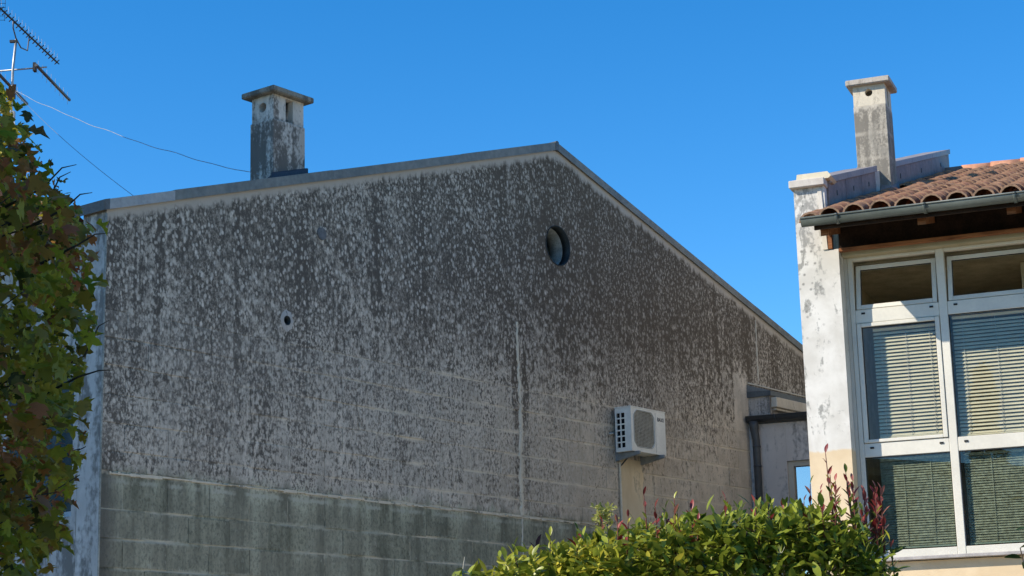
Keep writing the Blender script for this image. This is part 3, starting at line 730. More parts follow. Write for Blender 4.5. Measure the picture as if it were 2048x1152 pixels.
# window wall: one window per bay, each with frame, panes, sashes and blinds
m_frame = plain('cream painted aluminium', (0.66, 0.635, 0.55), 0.4, 0.4, 0, 0.04, 4)
m_gasket = plain('black gasket', (0.015, 0.016, 0.018), 0.6, 0.3)
def glass_mat(name, tint, refl=1.5, rough=0.0):
    M = bpy.data.materials.new(name); M.use_nodes = True; g = M.node_tree; g.nodes.clear()
    out = g.nodes.new('ShaderNodeOutputMaterial'); mx = g.nodes.new('ShaderNodeMixShader')
    tr = g.nodes.new('ShaderNodeBsdfTransparent'); tr.inputs[0].default_value = (*tint, 1)
    gl = g.nodes.new('ShaderNodeBsdfGlossy'); gl.inputs['Roughness'].default_value = rough
    fr = g.nodes.new('ShaderNodeFresnel')
    ge = g.nodes.new('ShaderNodeNewGeometry'); mr_ = g.nodes.new('ShaderNodeMapRange')      # same index seen from either side of the sheet
    g.links.new(ge.outputs['Backfacing'], mr_.inputs[0]); mr_.inputs[3].default_value = refl; mr_.inputs[4].default_value = 1 / refl
    g.links.new(mr_.outputs[0], fr.inputs[0])
    g.links.new(fr.outputs[0], mx.inputs[0]); g.links.new(tr.outputs[0], mx.inputs[1]); g.links.new(gl.outputs[0], mx.inputs[2])
    g.links.new(mx.outputs[0], out.inputs[0])
    return M
MB().box(0.536, 1.629, 0.10, 0.106, 2.371, 4.544).build('pane', glass_mat('mirror coated glass', (0.35, 0.38, 0.40), 7.0), annex)
m_glass = glass_mat('window glass', (0.93, 0.94, 0.92), 1.38)
m_glass_low = glass_mat('grey green lower glass', (0.80, 0.84, 0.80), 1.55)
m_slat = plain('ivory blind slat', (0.62, 0.56, 0.41), 0.5, 0.3, 0, 0.05)
m_slat_low = plain('dull grey blind slat', (0.40, 0.385, 0.315), 0.6, 0.3, 0, 0.25, 30)
m_cord = plain('pale cord', (0.55, 0.54, 0.48), 0.7, 0.2)
D = 0.20
ZT, Z3, Z2, Z1, Z0 = 5.632, 5.165, 5.042, 3.80, 2.957
def bay(i, u0, u1, operable):
    """u0..u1 is the clear width between mullions"""
    win = link('window', None, house_b); win.empty_display_size = 0.1
    fr = MB()
    mw = 0.075
    fr.box(u1 + 0.0005, u1 + mw, D, D + 0.07, Z0 - 0.085, ZT + 0.03)                 # right mullion
    if i == 0: fr.box(u0 - 0.045, u0 - 0.0005, D, D + 0.07, Z0 - 0.085, ZT + 0.03)
    fr.box(u0, u1, D + 0.002, D + 0.068, ZT, ZT + 0.03)                              # head
    fr.box(u0, u1, D + 0.002, D + 0.068, Z2 + (0.0 if not operable else -0.004), Z3) # upper transom
    fr.box(u0, u1, D + 0.002, D + 0.068, Z1, Z1 + 0.125)                             # lower transom
    fr.box(u0, u1, D + 0.002, D + 0.068, Z0 - 0.083, Z0)                             # bottom rail
    fr.build('frame', m_frame, win, 0.004, 1)
    # drain slots
    for uu in (u0 + 0.055, u1 - 0.085):
        for zz in (Z3 - 0.045, Z1 + 0.075): MB().box(uu, uu + 0.034, D - 0.006, D + 0.004, zz, zz + 0.016).build('drain_cap', m_gasket, win)
    # hopper sash, leaning in at the top
    a = R(11); hh = ZT - Z3 - 0.03
    hs_ = MB(); sw = 0.042
    hs_.box(u0 + 0.012, u0 + 0.012 + sw, 0, 0.04, 0, hh).box(u1 - 0.012 - sw, u1 - 0.012, 0, 0.04, 0, hh).box(u0 + 0.0125 + sw, u1 - 0.0125 - sw, 0, 0.04, 0, sw).box(u0 + 0.0125 + sw, u1 - 0.0125 - sw, 0, 0.04, hh - sw, hh)
    so = hs_.build('hopper_sash', m_frame, win, 0.004, 1, loc=(0, D + 0.006, Z3 + 0.006)); so.rotation_euler = (-a, 0, 0)
    MB().box(u0 + 0.0535, u1 - 0.0535, 0.012, 0.018, sw - 0.005, hh - sw + 0.005).build('pane', m_glass, so)
    MB().box(u0 + 0.0545, u1 - 0.0545, 0.006, 0.0115, hh - sw - 0.008, hh - sw - 0.0005).box(u0 + 0.0545, u0 + 0.062, 0.006, 0.0115, sw + 0.001, hh - sw - 0.009).build('gasket', m_gasket, so)
    # middle light
    x0, x1, za, zb = u0, u1, Z1 + 0.125, Z2
    if operable:
        s = MB(); sw = 0.042; y = D - 0.010
        s.box(x0 + 0.004, x0 + 0.004 + sw, y, y + 0.06, za + 0.004, zb - 0.008).box(x1 - 0.004 - sw, x1 - 0.004, y, y + 0.06, za + 0.004, zb - 0.008)
        s.box(x0 + 0.0045 + sw, x1 - 0.0045 - sw, y, y + 0.06, za + 0.004, za + 0.004 + 0.03).box(x0 + 0.0045 + sw, x1 - 0.0045 - sw, y, y + 0.06, zb - 0.008 - 0.035, zb - 0.008)
        s.build('sash', m_frame, win, 0.004, 1)
        x0, x1, za, zb = x0 + 0.046, x1 - 0.046, za + 0.034, zb - 0.043
    MB().box(x0 - 0.003, x1 + 0.003, D + 0.018, D + 0.024, za - 0.003, zb + 0.003).build('pane', m_glass, win)
    gk = MB().box(x0, x0 + 0.006, D + 0.008, D + 0.0175, za, zb).box(x0 + 0.0065, x1 - 0.0065, D + 0.008, D + 0.0175, zb - 0.007, zb).box(x1 - 0.006, x1, D + 0.008, D + 0.0175, za, zb)
    gk.build('gasket', m_gasket, win)
    blind(win, x0 + 0.03 + (0.06 if operable else -0.01), x1 - 0.012, za + 0.012, zb - 0.01, 0.0335, 0.034, m_slat, R(52), D + 0.085)
    # lower light
    MB().box(u0 - 0.0005 + 0.001, u1 - 0.0005, D + 0.018, D + 0.024, Z0 + 0.001, Z1 - 0.001).build('pane', m_glass_low, win)
    gk = MB().box(u0 + 0.001, u0 + 0.007, D + 0.008, D + 0.0175, Z0 + 0.001, Z1 - 0.001).box(u0 + 0.0075, u1 - 0.001, D + 0.008, D + 0.0175, Z1 - 0.008, Z1 - 0.001)
    gk.build('gasket', m_gasket, win)
    blind(win, u0 + (0.12 if i == 0 else 0.03), u1 - 0.015, Z0 + 0.015, Z1 - 0.015, 0.0225, 0.026, m_slat_low, R(58), D + 0.075)
    return win
def blind(win, x0, x1, z0, z1, pitch, wdt, mat, ang, y):
    b = MB(); zz = z0 + 0.03; k = 0
    c, s = math.cos(ang) * wdt / 2, math.sin(ang) * wdt / 2
    while zz < z1 - 0.03:
        dz = random.uniform(-0.0012, 0.0012); tw = random.uniform(-0.001, 0.001)
        b.add([(x0, y - c, zz - s + dz), (x1, y - c, zz - s + dz + tw), (x1, y, zz + 0.003 + dz + tw), (x0, y, zz + 0.003 + dz), (x1, y + c, zz + s + dz + tw), (x0, y + c, zz + s + dz)], [(0, 1, 2, 3), (3, 2, 4, 5)], True)
        zz += pitch
    bo = b.build('blind', mat, win); tag(bo, 'venetian blind slats', kind='stuff')
    MB().box(x0, x1, y - 0.014, y + 0.014, z0, z0 + 0.014).build('bottom_bar', m_slat if mat is m_slat else plain('green grey bar', (0.40, 0.44, 0.40)), bo)
    MB().box(x0, x1, y - 0.016, y + 0.016, z1 - 0.025, z1).build('head_rail', mat, bo)
    for k in ((0.12, 0.52, 0.9) if mat is m_slat else (0.33, 0.72)):
        xx = x0 + (x1 - x0) * k
        MB().tube([(xx, y - c - 0.004, z0 + 0.01), (xx + 0.002, y - c - 0.005, (z0 + z1) / 2), (xx, y - c - 0.004, z1)], 0.0022, 5).build('cord', m_cord, bo)
us = [(0.464, 1.226, True), (1.303, 2.065, False), (2.142, 2.904, True), (2.981, 3.743, False), (3.82, 4.70, True)]
for i, (u0, u1, op) in enumerate(us): bay(i, u0, u1, op)

# eave: boards, rafter tails, wall plate
m_wood = Mat('red brown wood', 0.75, 0.25)
P = m_wood.coord(house_b); n = m_wood.noise(m_wood.scale(P, (3, 40, 40)), 1, 4, 0.6); n2 = m_wood.noise(P, 4, 4)
m_wood.set('Base Color', m_wood.mix((n * 0.6 + n2 * 0.4).step(0.35, 0.65), (0.13, 0.048, 0.020), (0.34, 0.145, 0.060))); m_wood.bump(n, 0.25, 0.004)
m_wood = m_wood.m
m_soffit = plain('dark brown boards and eave shade', (0.030, 0.018, 0.012), 0.8, 0.2, 0, 0.3, 6)
MB().box(0.3865, UE, 0.04, 0.34, 5.705, 5.93).build('eave_shade_beam', m_soffit, house_b)  # plaster beam coloured near-black to carry the deep shade under the eave
roof = link('roof', None, house_b); roof.empty_display_size = 0.1
def under(y): return tile_z(y) - 0.16
sb = MB()
for k in range(6):
    ya, yb = -0.56 + k * 0.13, -0.56 + (k + 1) * 0.13 - 0.004
    MB().hexa([(0.295, ya, under(ya)), (UE, ya, under(ya)), (UE, yb, under(yb)), (0.295, yb, under(yb))], [(0.295, ya, under(ya) + 0.025), (UE, ya, under(ya) + 0.025), (UE, yb, under(yb) + 0.025), (0.295, yb, under(yb) + 0.025)]).build('soffit_board', m_soffit, roof)
MB().hexa([(0.315, 0.23, under(0.23)), (UE, 0.23, under(0.23)), (UE, UR, under(UR)), (0.315, UR, under(UR))], [(0.315, 0.23, under(0.23) + 0.03), (UE, 0.23, under(0.23) + 0.03), (UE, UR, under(UR) + 0.03), (0.315, UR, under(UR) + 0.03)]).build('roof_deck', m_soffit, roof)
MB().box(0.30, UE, -0.60, -0.575, under(-0.58) - 0.01, under(-0.58) + 0.10).build('fascia', m_soffit, roof)
for u in (0.335, 1.20, 1.97, 2.74, 3.51, 4.28):
    MB().hexa([(u, -0.50, under(-0.5) - 0.075), (u + 0.075, -0.50, under(-0.5) - 0.075), (u + 0.075, 0.035, under(0.03) - 0.10), (u, 0.035, under(0.03) - 0.10)], [(u, -0.50, under(-0.5) - 0.003), (u + 0.075, -0.50, under(-0.5) - 0.003), (u + 0.075, 0.035, under(0.03) - 0.003), (u, 0.035, under(0.03) - 0.003)]).build('rafter_tail', m_wood, roof)
MB().box(0.296, 0.332, -0.012, 0.035, 5.722, 5.93).build('end_board', m_wood, roof)
MB().box(0.392, UE, -0.018, 0.038, 5.685, 5.715).build('wall_plate', m_wood, roof)
MB().box(0.392, UE, 0.10, 0.30, 5.662, 5.70).build('lintel', plaster('olive shaded lintel', (0.40, 0.36, 0.24), (0.48, 0.43, 0.30), (0.3, 0.27, 0.2), None, 0.1), house_b)
# gutter with brackets
GY, GZ_ = -0.655, 5.855
b, t, w = half_gutter((0.205, GY, GZ_), (UE, GY, GZ_ + 0.004), 0.066)
gut = b.build('gutter', m_gutter, house_b)
gutter_end((0.204, GY, GZ_), t, w, 0.066).build('end_cap', m_gutter, gut)
for u in (0.515, 1.285, 2.055, 2.825, 3.6, 4.37):
    hb, _, _ = half_gutter((u, GY, GZ_), (u + 0.028, GY, GZ_), 0.074, th=0.006); hb.build('gutter_joint', m_gutter, gut)

# clay tiles: covers and channels, one object each where they show
TP, TEX, TL = 0.226, 0.335, 0.42
sl = math.atan(RS)
def tile_mesh(name, r0, r1, inv, n=6, th=0.017, tone=0.5):
    vs = []
    for (yy, r) in ((0, r0), (TL, r1)):
        for rr in (r, r - th):
            for k in range(n + 1):
                a = math.pi * (0.04 + 0.92 * k / n); z = rr * math.sin(a) * 1.0
                vs.append((rr * math.cos(a), yy, -z if inv else z))
    N = n + 1
    fs = [(k, k + 1, 2 * N + k + 1, 2 * N + k) for k in range(n)] + [(N + k, 3 * N + k, 3 * N + k + 1, N + k + 1) for k in range(n)] + [(k, N + k, N + k + 1, k + 1) for k in range(n)] + [(0, 2 * N, 3 * N, N), (n, N + n, 3 * N + n, 2 * N + n)]
    b = MB().add(vs, fs, True)
    for i in range(2 * n, 3 * n): b.sm[i] = False
    me = bpy.data.meshes.new(name); me.from_pydata(b.v, [], b.f); me.polygons.foreach_set('use_smooth', b.sm)
    bm = bmesh.new(); bm.from_mesh(me); bmesh.ops.recalc_face_normals(bm, faces=bm.faces); bm.to_mesh(me); bm.free()
    at = me.attributes.new('tone', 'FLOAT', 'POINT'); at.data.foreach_set('value', [tone] * len(me.vertices))
    me.materials.append(m_tile); me.materials.append(m_lip)
    me.polygons.foreach_set('material_index', [1 if 2 * n <= i < 3 * n else 0 for i in range(len(me.polygons))]); b.lip = (2 * n, 3 * n); return me, b
m_lip = plain('dusty tile lip', (0.43, 0.27, 0.175), 0.9, 0.2, 0, 0.2, 20)
covers = [tile_mesh('cover_tile', 0.104, 0.082, False, tone=tt) for tt in (0.1, 0.35, 0.6, 0.85)]
chans = [tile_mesh('channel_tile', 0.085, 0.100, True, tone=tt) for tt in (0.2, 0.7)]
rest_v, rest_f, rest_t, rest_m = [], [], [], []
nrow = int((UR + 0.6) / TEX)
cells = []
for r_ in range(nrow):
    for c in range(20):
        cells.append((r_, c))
cells.sort(key=lambda q: (q[0] * 0.9 + max(0, q[1] - 8 + q[0] * 0.12) * 4, q[1]))
cnt = {'roof_tile': 0}
def put_tile(me, b, x, y, z, pitch_extra, as_obj, tone, rz=0.0):
    if as_obj:
        o = link('roof_tile', me, roof, (x, y, z)); o.rotation_euler = (sl + pitch_extra, 0, rz)
    else:
        M_ = Matrix.Translation((x, y, z)) @ Matrix.Rotation(rz, 4, 'Z') @ Matrix.Rotation(sl + pitch_extra, 4, 'X'); o_ = len(rest_v)
        rest_v.extend([tuple(M_ @ Vector(v)) for v in b.v]); rest_f.extend([tuple(i + o_ for i in f) for f in b.f]); rest_t.extend([tone] * len(b.v)); rest_m.extend([1 if b.lip[0] <= i < b.lip[1] else 0 for i in range(len(b.f))])
for r_, c in cells:
    y = -0.60 + r_ * TEX * math.cos(sl); u = 0.445 + (c - 0.5 * 0) * TP + random.uniform(-0.008, 0.008)
    if u > UE - 0.05: continue
    if not (2.75 < y < 3.35 and u < 0.5):
        as_obj = cnt['roof_tile'] < 262; cnt['roof_tile'] += as_obj
        me, b = random.choice(covers)
        put_tile(me, b, u, y + random.uniform(-0.012, 0.012), tile_z(y) - 0.066 + random.uniform(-0.005, 0.005), 0.02, as_obj, random.random(), random.uniform(-0.02, 0.02))
    # channel to the left of each cover
    first = r_ == 0 and c < 12
    cnt['roof_tile'] += first
    me, b = random.choice(chans)
    put_tile(me, b, u - TP / 2, y + 0.03, tile_z(y) - 0.050, 0.02, first, random.random())
# verge tile by the parapet
for r_ in range(2): put_tile(covers[0][0], covers[0][1], 0.262, -0.58 + r_ * TEX * 0.95, tile_z(-0.58 + r_ * TEX * 0.95) - 0.10, 0.02, True, 0.2)
me = bpy.data.meshes.new('roof_tiles'); me.from_pydata(rest_v, [], rest_f); me.polygons.foreach_set('use_smooth', [True] * len(rest_f))
at = me.attributes.new('tone', 'FLOAT', 'POINT'); at.data.foreach_set('value', rest_t); me.materials.append(m_tile); me.materials.append(m_lip); me.polygons.foreach_set('material_index', rest_m)
tag(link('roof_tiles', me, roof), kind='stuff')
m_ridge = plain('orange ridge tile', (0.52, 0.26, 0.16), 0.85, 0.2, 0, 0.15, 6)
xr = 0.52
while xr < UE:
    vs = []
    L = 0.385
    for xx, r in ((xr, 0.112), (xr + L + 0.03, 0.098)):
        for k in range(9):
            a = math.pi * k / 8; vs.append((xx, UR + r * 1.05 * math.cos(a), tile_z(UR) - 0.035 + r * 0.85 * math.sin(a)))
    MB().add(vs, [(k, k + 1, k + 10, k + 9) for k in range(8)] + [tuple(range(9)), tuple(range(17, 8, -1))], True).build('ridge_tile', m_ridge, roof)
    xr += L
MB().box(0.313, 0.52, UR - 0.10, UR + 0.10, tile_z(UR) - 0.06, tile_z(UR) + 0.03).build('ridge_mortar', m_flash, roof)
MB().hexa([(0.315, UR + 0.05, tile_z(UR) - 0.12), (UE, UR + 0.05, tile_z(UR) - 0.12), (UE, 14.5, 6.1), (0.315, 14.5, 6.1)], [(0.315, UR + 0.05, tile_z(UR) - 0.06), (UE, UR + 0.05, tile_z(UR) - 0.06), (UE, 14.5, 6.16), (0.315, 14.5, 6.16)]).build('rear_slope', m_tile, roof)

# ================================================================== things behind the maple: house with the aerial
house_c = thing('house', 'peach house behind the autumn maple carrying the television aerial', 'house', (-6.0, 22.4, 0), R(-4))
m_peach = plaster('peach plaster', (0.62, 0.44, 0.32), (0.72, 0.55, 0.42), (0.45, 0.33, 0.25), None, 0.2)
MB().box(-7.0, 0.25, 0.3, 7.0, 0, 7.9).build('wall', m_peach, house_c)
MB().prism([(-7.3, 7.9), (0.5, 7.9), (-3.4, 9.3)], 'y', 0.1, 7.3).build('roof', m_tile, house_c)
for k in range(2):
    MB().box(-2.2 - k * 2.4, -1.1 - k * 2.4, 0.27, 0.32, 5.2, 6.7).build('window', m_gasket, house_c)
aer = thing('television_aerial', 'grey mast with dark yagi television aerials above the autumn maple', 'aerial', (-6.25, 22.66, 7.95))
m_alu = plain('dull aluminium', (0.42, 0.43, 0.43), 0.45, 0.5, 0.6, 0.15, 9)
m_aldark = plain('dark aerial elements', (0.045, 0.047, 0.045), 0.5, 0.4, 0.2, 0.2, 9)
m_boom = plain('grey aerial boom', (0.12, 0.12, 0.125), 0.5, 0.4, 0.3, 0.15, 9)
def L(x, y, z): return (x + 6.25, y - 22.66, z - 7.95)
MB().tube([L(-6.25, 22.66, 7.5), L(-6.25, 22.66, 9.75), L(-6.222, 22.66, 10.14)], 0.017, 8).build('mast', m_alu, aer)
MB().box(0.0 - 0.03, 0.03 + 0.01, -0.03, 0.03, 1.40, 1.47).box(-0.05, 0.05, -0.02, 0.02, 2.15, 2.18).build('clamp', m_aldark, aer)
MB().tube([L(-6.47, 22.70, 9.735), L(-5.83, 22.70, 9.775)], 0.011, 8).build('cross_arm', m_alu, aer)
# upper yagi on its curved carrier
MB().tube([L(-6.21, 22.45, 10.33), L(-6.21, 22.46, 10.22), L(-6.21, 22.60, 10.14), L(-6.21, 22.85, 10.10), L(-6.17, 23.02, 10.12), L(-6.16, 23.05, 10.33)], 0.009, 8).build('carrier', m_boom, aer)
yb = MB().tube([L(-6.31, 21.75, 10.337), L(-6.05, 24.10, 10.337)], 0.012, 8).build('yagi_boom', m_aldark, aer)
for k in range(19):
    f = k / 18; cx, cy = -6.285 + 0.235 * f, 22.0 + 2.08 * f
    for a in (45, -45):
        dx, dz = 0.045 * math.cos(R(a)), 0.045 * math.sin(R(a))
        MB().tube([L(cx - dx, cy - 0.005, 10.337 - dz), L(cx + dx, cy - 0.005, 10.337 + dz)], 0.0075, 5).build('director', m_aldark, yb)
    MB().tube([L(cx, cy, 10.33), L(cx + 0.002, cy, 10.46)], 0.0022, 4).build('spike', m_alu, yb)
rf = MB()
for k in range(9):
    rf.tube([L(-6.46, 21.95, 10.13 + k * 0.055), L(-6.17, 21.95, 10.13 + k * 0.055)], 0.003, 4)
for k in range(5):
    rf.tube([L(-6.45 + k * 0.068, 21.95, 10.12), L(-6.45 + k * 0.068, 21.95, 10.59)], 0.003, 4)
tag(rf.build('reflector_grid', m_aldark, yb), kind='stuff')
# two plain yagis on the cross arm
for (x0, y0_, x1, y1_, z) in ((-5.936, 22.57, -5.84, 23.97, 9.76), (-6.447, 22.55, -6.39, 23.91, 9.70)):
    bo = MB().tube([L(x0, y0_, z), L(x1, y1_, z)], 0.021, 6).build('lower_boom', m_boom, aer)
    for k in range(8):
        f = (k + 0.5) / 8; cx, cy = x0 + (x1 - x0) * f, y0_ + (y1_ - y0_) * f
        MB().tube([L(cx, cy, z - 0.09), L(cx, cy, z + 0.09)], 0.0022, 4).build('element', m_alu, bo)
MB().box(*sum(([a, b] for a, b in zip(L(-6.0, 22.66, 9.72), L(-5.965, 22.74, 9.83))), [])).build('clamp', m_aldark, aer)
MB().box(0.012, 0.045, -0.03, 0.03, 1.14, 1.23).build('junction_box', plain('grey plastic box', (0.45, 0.46, 0.46)), aer)
MB().tube([(0.03, 0.0, 1.14), (0.055, -0.02, 1.05), (0.045, -0.02, 0.95), (0.012, -0.005, 0.90)], 0.006, 6).build('aerial_lead', plain('white cable', (0.6, 0.6, 0.6)), aer)
# cables
def cable(name, label, p0, p1, sag, r, mat, wob=0.0):
    p0, p1 = Vector(p0), Vector(p1); pts = []
    o = thing(name, label, 'cable', p0)
    for i in range(41):
        k = i / 40; p = p0.lerp(p1, k) - Vector((0, 0, sag * 4 * k * (1 - k))) - p0
        p.z += wob * math.sin(k * 37) * math.sin(k * 11); pts.append(p)
    MB().tube(pts, r, 6).build('strand', mat, o); return o
m_cable = plain('grey blue cable', (0.16, 0.19, 0.23), 0.5, 0.4)
m_cable_w = plain('pale cable', (0.28, 0.33, 0.38), 0.5, 0.4)
MAST = (-6.24, 22.65, 9.47)
ce = inA(0.43, 0.10, 6.04)
cable('guy_wire', 'thin straight wire from the aerial mast down to the gable coping', MAST, ce, 0.06, 0.0030, m_cable)
ch_foot = inA(2.02, 0.24, 6.63)
cable('aerial_cable', 'pale sagging cable from the aerial mast to the soot-stained chimney', MAST, ch_foot, 0.10, 0.0036, m_cable_w, 0.010)

# ================================================================== leaves
def leaf_material(name, lo, hi, alt, trans=0.35, rough=0.45):
    M = bpy.data.materials.new(name); M.use_nodes = True
    W_ = Mat.__new__(Mat); W_.m = M; W_.g = M.node_tree; W_.b = W_.g.nodes['Principled BSDF']
    t = W_.attr('tone'); a = W_.attr('alt'); n = W_.noise(W_.world(), 60, 3)
    c = W_.mix(t, lo, hi); c = W_.mix(a, c, alt); c = W_.mix(n.step(0.55, 0.75) * 0.3, c, (0.10, 0.07, 0.02))
    W_.b.inputs['Roughness'].default_value = rough; W_.b.inputs['Specular IOR Level'].default_value = 0.45
    W_.g.links.new(c.k, W_.b.inputs['Base Color'])
    tr = W_.g.nodes.new('ShaderNodeBsdfTranslucent'); W_.g.links.new(c.k, tr.inputs[0])
    mx = W_.g.nodes.new('ShaderNodeMixShader'); mx.inputs[0].default_value = trans
    W_.g.links.new(W_.b.outputs[0], mx.inputs[1]); W_.g.links.new(tr.outputs[0], mx.inputs[2])
    W_.g.links.new(mx.outputs[0], W_.g.nodes['Material Output'].inputs[0])
    return M
def oval_leaf(n=5, wd=0.36, curl=0.18, fold=0.16):
    """pointed oval leaf of length 1 along +y with a folded midrib"""
    vs, fs = [], []
    for i in range(n + 1):
        k = i / n; w = wd * math.sin(math.pi * min(1, k * 0.94 + 0.03)) ** 0.85 * 0.5; z = -curl * k * k
        vs += [(-w, k, z + fold * w), (0, k, z), (w, k, z + fold * w)]
    for i in range(n):
        for s in range(2):
            a = i * 3 + s; fs.append((a, a + 1, a + 4, a + 3))
    return np.array(vs), fs
def maple_leaf():
    """five blunt lobes, length 1 along +y, slightly cupped"""
    half = [(0.0, 0.0), (0.16, -0.05), (0.30, 0.04), (0.46, 0.20), (0.30, 0.28), (0.36, 0.40), (0.56, 0.56), (0.34, 0.58), (0.22, 0.60), (0.20, 0.78), (0.0, 1.0)]
    pts = half + [(-x, y) for x, y in half[-2:0:-1]]
    vs = [(0, 0.42, 0.03)] + [(x, y, -0.35 * x * x - 0.12 * (y - 0.4) ** 2) for x, y in pts]
    return np.array(vs), [(0, i + 1, (i + 1) % len(pts) + 1) for i in range(len(pts))]
def folded_maple():
    """the same leaf half closed along its midrib, tip curling down"""
    v, f = maple_leaf(); v = v.copy()
    v[:, 2] = 0.55 * np.abs(v[:, 0]) - 0.45 * np.clip(v[:, 1] - 0.45, 0, 1) ** 2 * 1.6 + 0.12 * np.sin(v[:, 0] * 9 + v[:, 1] * 7)
    v[:, 0] *= 0.78
    return v, f
def rot_from(dirs, roll):
    """rotation matrices whose +y axis is dirs and whose normal leans up, then rolled"""
    y = dirs / np.linalg.norm(dirs, axis=1)[:, None]
    upv = np.tile([0, 0, 1.0], (len(y), 1)); x = np.cross(y, upv); nx = np.linalg.norm(x, axis=1)[:, None]; x = np.where(nx < 1e-3, [1, 0, 0], x / np.maximum(nx, 1e-6))
    z = np.cross(x, y)
    c, s = np.cos(roll)[:, None], np.sin(roll)[:, None]
    x2 = x * c + z * s; z2 = -x * s + z * c
    return np.stack([x2, y, z2], axis=2)
def foliage(name, base, pos, dirs, roll, size, tone, alt, mat, parent, origin, nobj, near, prefix='leaf'):
    """the nobj leaves nearest the viewer become objects of their own, the rest one mesh"""
    bv, bf = base; N = len(pos); Rm = rot_from(dirs, roll)
    order = np.argsort(near); single, rest = order[:nobj], order[nobj:]
    meshes = []
    for k in range(24):
        me = bpy.data.meshes.new(prefix); me.from_pydata([tuple(v) for v in bv], [], bf)
        j = rng.choice(single) if len(single) else 0
        for an, val in (('tone', tone[j]), ('alt', alt[j])):
            at = me.attributes.new(an, 'FLOAT', 'POINT'); at.data.foreach_set('value', [float(val)] * len(bv))
        me.polygons.foreach_set('use_smooth', [True] * len(bf)); me.materials.append(mat); meshes.append((tone[j] + 2 * alt[j], me))
    for i in single:
        me = min(random.sample(meshes, 8), key=lambda q: abs(q[0] - tone[i] - 2 * alt[i]))[1]
        o = link(prefix, me, parent)
        M_ = Matrix(Rm[i].tolist()).to_4x4() @ Matrix.Scale(float(size[i]), 4); M_.translation = Vector(pos[i] - origin)
        o.matrix_local = M_
    if len(rest):
        V = np.einsum('nij,kj->nki', Rm[rest], bv) * size[rest][:, None, None] + (pos[rest] - origin)[:, None, :]
        k = len(bv); fl = [tuple(i) for i in bf]; F = []
        L_ = np.array([len(f) for f in bf]); flat = np.concatenate([np.array(f) for f in bf])
        me = bpy.data.meshes.new(name)
        nV, nF = len(rest) * k, len(rest) * len(bf)
        me.vertices.add(nV); me.vertices.foreach_set('co', V.reshape(-1).astype(np.float32))
        idx = (flat[None, :] + (np.arange(len(rest)) * k)[:, None]).reshape(-1)
        me.loops.add(len(idx)); me.loops.foreach_set('vertex_index', idx.astype(np.int32))
        me.polygons.add(nF); ls = np.concatenate([[0], np.cumsum(np.tile(L_, len(rest)))[:-1]])
        me.polygons.foreach_set('loop_start', ls.astype(np.int32))
        me.polygons.foreach_set('use_smooth', [True] * nF)
        me.update(calc_edges=True)
        for an, val in (('tone', tone), ('alt', alt)):
            at = me.attributes.new(an, 'FLOAT', 'POINT'); at.data.foreach_set('value', np.repeat(val[rest], k).astype(np.float32))
        me.materials.append(mat)
        tag(link(name, me, parent), kind='stuff')
CAM = np.array([0, 0, 1.6])
m_bark = plain('grey brown bark', (0.075, 0.058, 0.042), 0.9, 0.15, 0, 0.3, 14, 0.5)

# ---- hedge of photinia in the foreground
m_hedge = leaf_material('glossy hedge leaf', (0.034, 0.068, 0.010), (0.36, 0.42, 0.050), (0.66, 0.58, 0.07), 0.36, 0.36)
m_red = leaf_material('red young leaf', (0.16, 0.018, 0.020), (0.44, 0.060, 0.060), (0.45, 0.18, 0.13), 0.35, 0.35)
HO = np.array([0.75, 9.2, 0.0])
hedge = thing('hedge', 'dense sunlit green hedge with red young shoots in front of both houses', 'hedge', tuple(HO))
def hedge_top(x):
    xs = [-0.60, -0.34, -0.10, 0.10, 0.35, 0.60, 0.85, 1.10, 1.28, 1.46, 1.60, 1.71, 1.79]
    zs = [1.95, 2.17, 2.26, 2.32, 2.37, 2.42, 2.46, 2.48, 2.50, 2.47, 2.40, 2.26, 1.75]
    return np.interp(x, xs, zs)
N = 15000
hx = rng.uniform(-0.58, 1.77, N); dep = rng.uniform(0, 1, N)
hy = 8.75 + dep * 0.95
crown = 1 - (2 * dep - 1) ** 2 * 0.12
top = hedge_top(hx + rng.normal(0, 0.03, N)) * (crown * 0.5 + 0.5) + 0.04 * np.sin(hx * 23 + hy * 9) + 0.035 * np.sin(hx * 51 + hy * 31)
k = rng.random(N); face = rng.random(N)
hzz = top - np.abs(rng.normal(0, 0.10, N))
m_ = face < 0.42                                      # front and back faces
hzz[m_] = top[m_] - rng.random(m_.sum()) * 0.75
hy[m_] = np.where(rng.random(m_.sum()) < 0.75, 8.75 + np.abs(rng.normal(0, 0.07, m_.sum())), 9.7 - np.abs(rng.normal(0, 0.07, m_.sum())))
low_ = rng.random(N) < 0.10
hzz[low_] = rng.uniform(0.15, 1.8, low_.sum())
pos = np.stack([hx, hy, hzz], 1)
dirs = np.stack([rng.normal(0, 0.7, N), rng.normal(-0.2, 0.65, N), rng.normal(0.5, 0.5, N)], 1)
size = 0.030 + 0.062 * rng.random(N) ** 0.8 * np.where(low_, 1.5, 1)
tone = np.clip(rng.normal(0.55, 0.28, N), 0, 1)
ns = 110
sx_ = np.repeat(rng.uniform(-0.48, 1.70, ns), 7); sy_ = np.repeat(rng.uniform(8.8, 9.5, ns), 7); sh_ = np.repeat(rng.uniform(-0.01, 0.065, ns), 7); sk_ = np.tile(np.arange(7) / 6, ns)
shoot_pos = np.stack([sx_ + rng.normal(0, 0.006, ns * 7), sy_, hedge_top(sx_) - 0.06 + sk_ * (sh_ + 0.06)], 1)
sa_ = rng.random(ns * 7) * 6.283
shoot_dir = np.stack([np.cos(sa_) * (1.1 - 0.6 * sk_), np.sin(sa_) * (1.1 - 0.6 * sk_), 0.5 + 0.6 * sk_], 1)
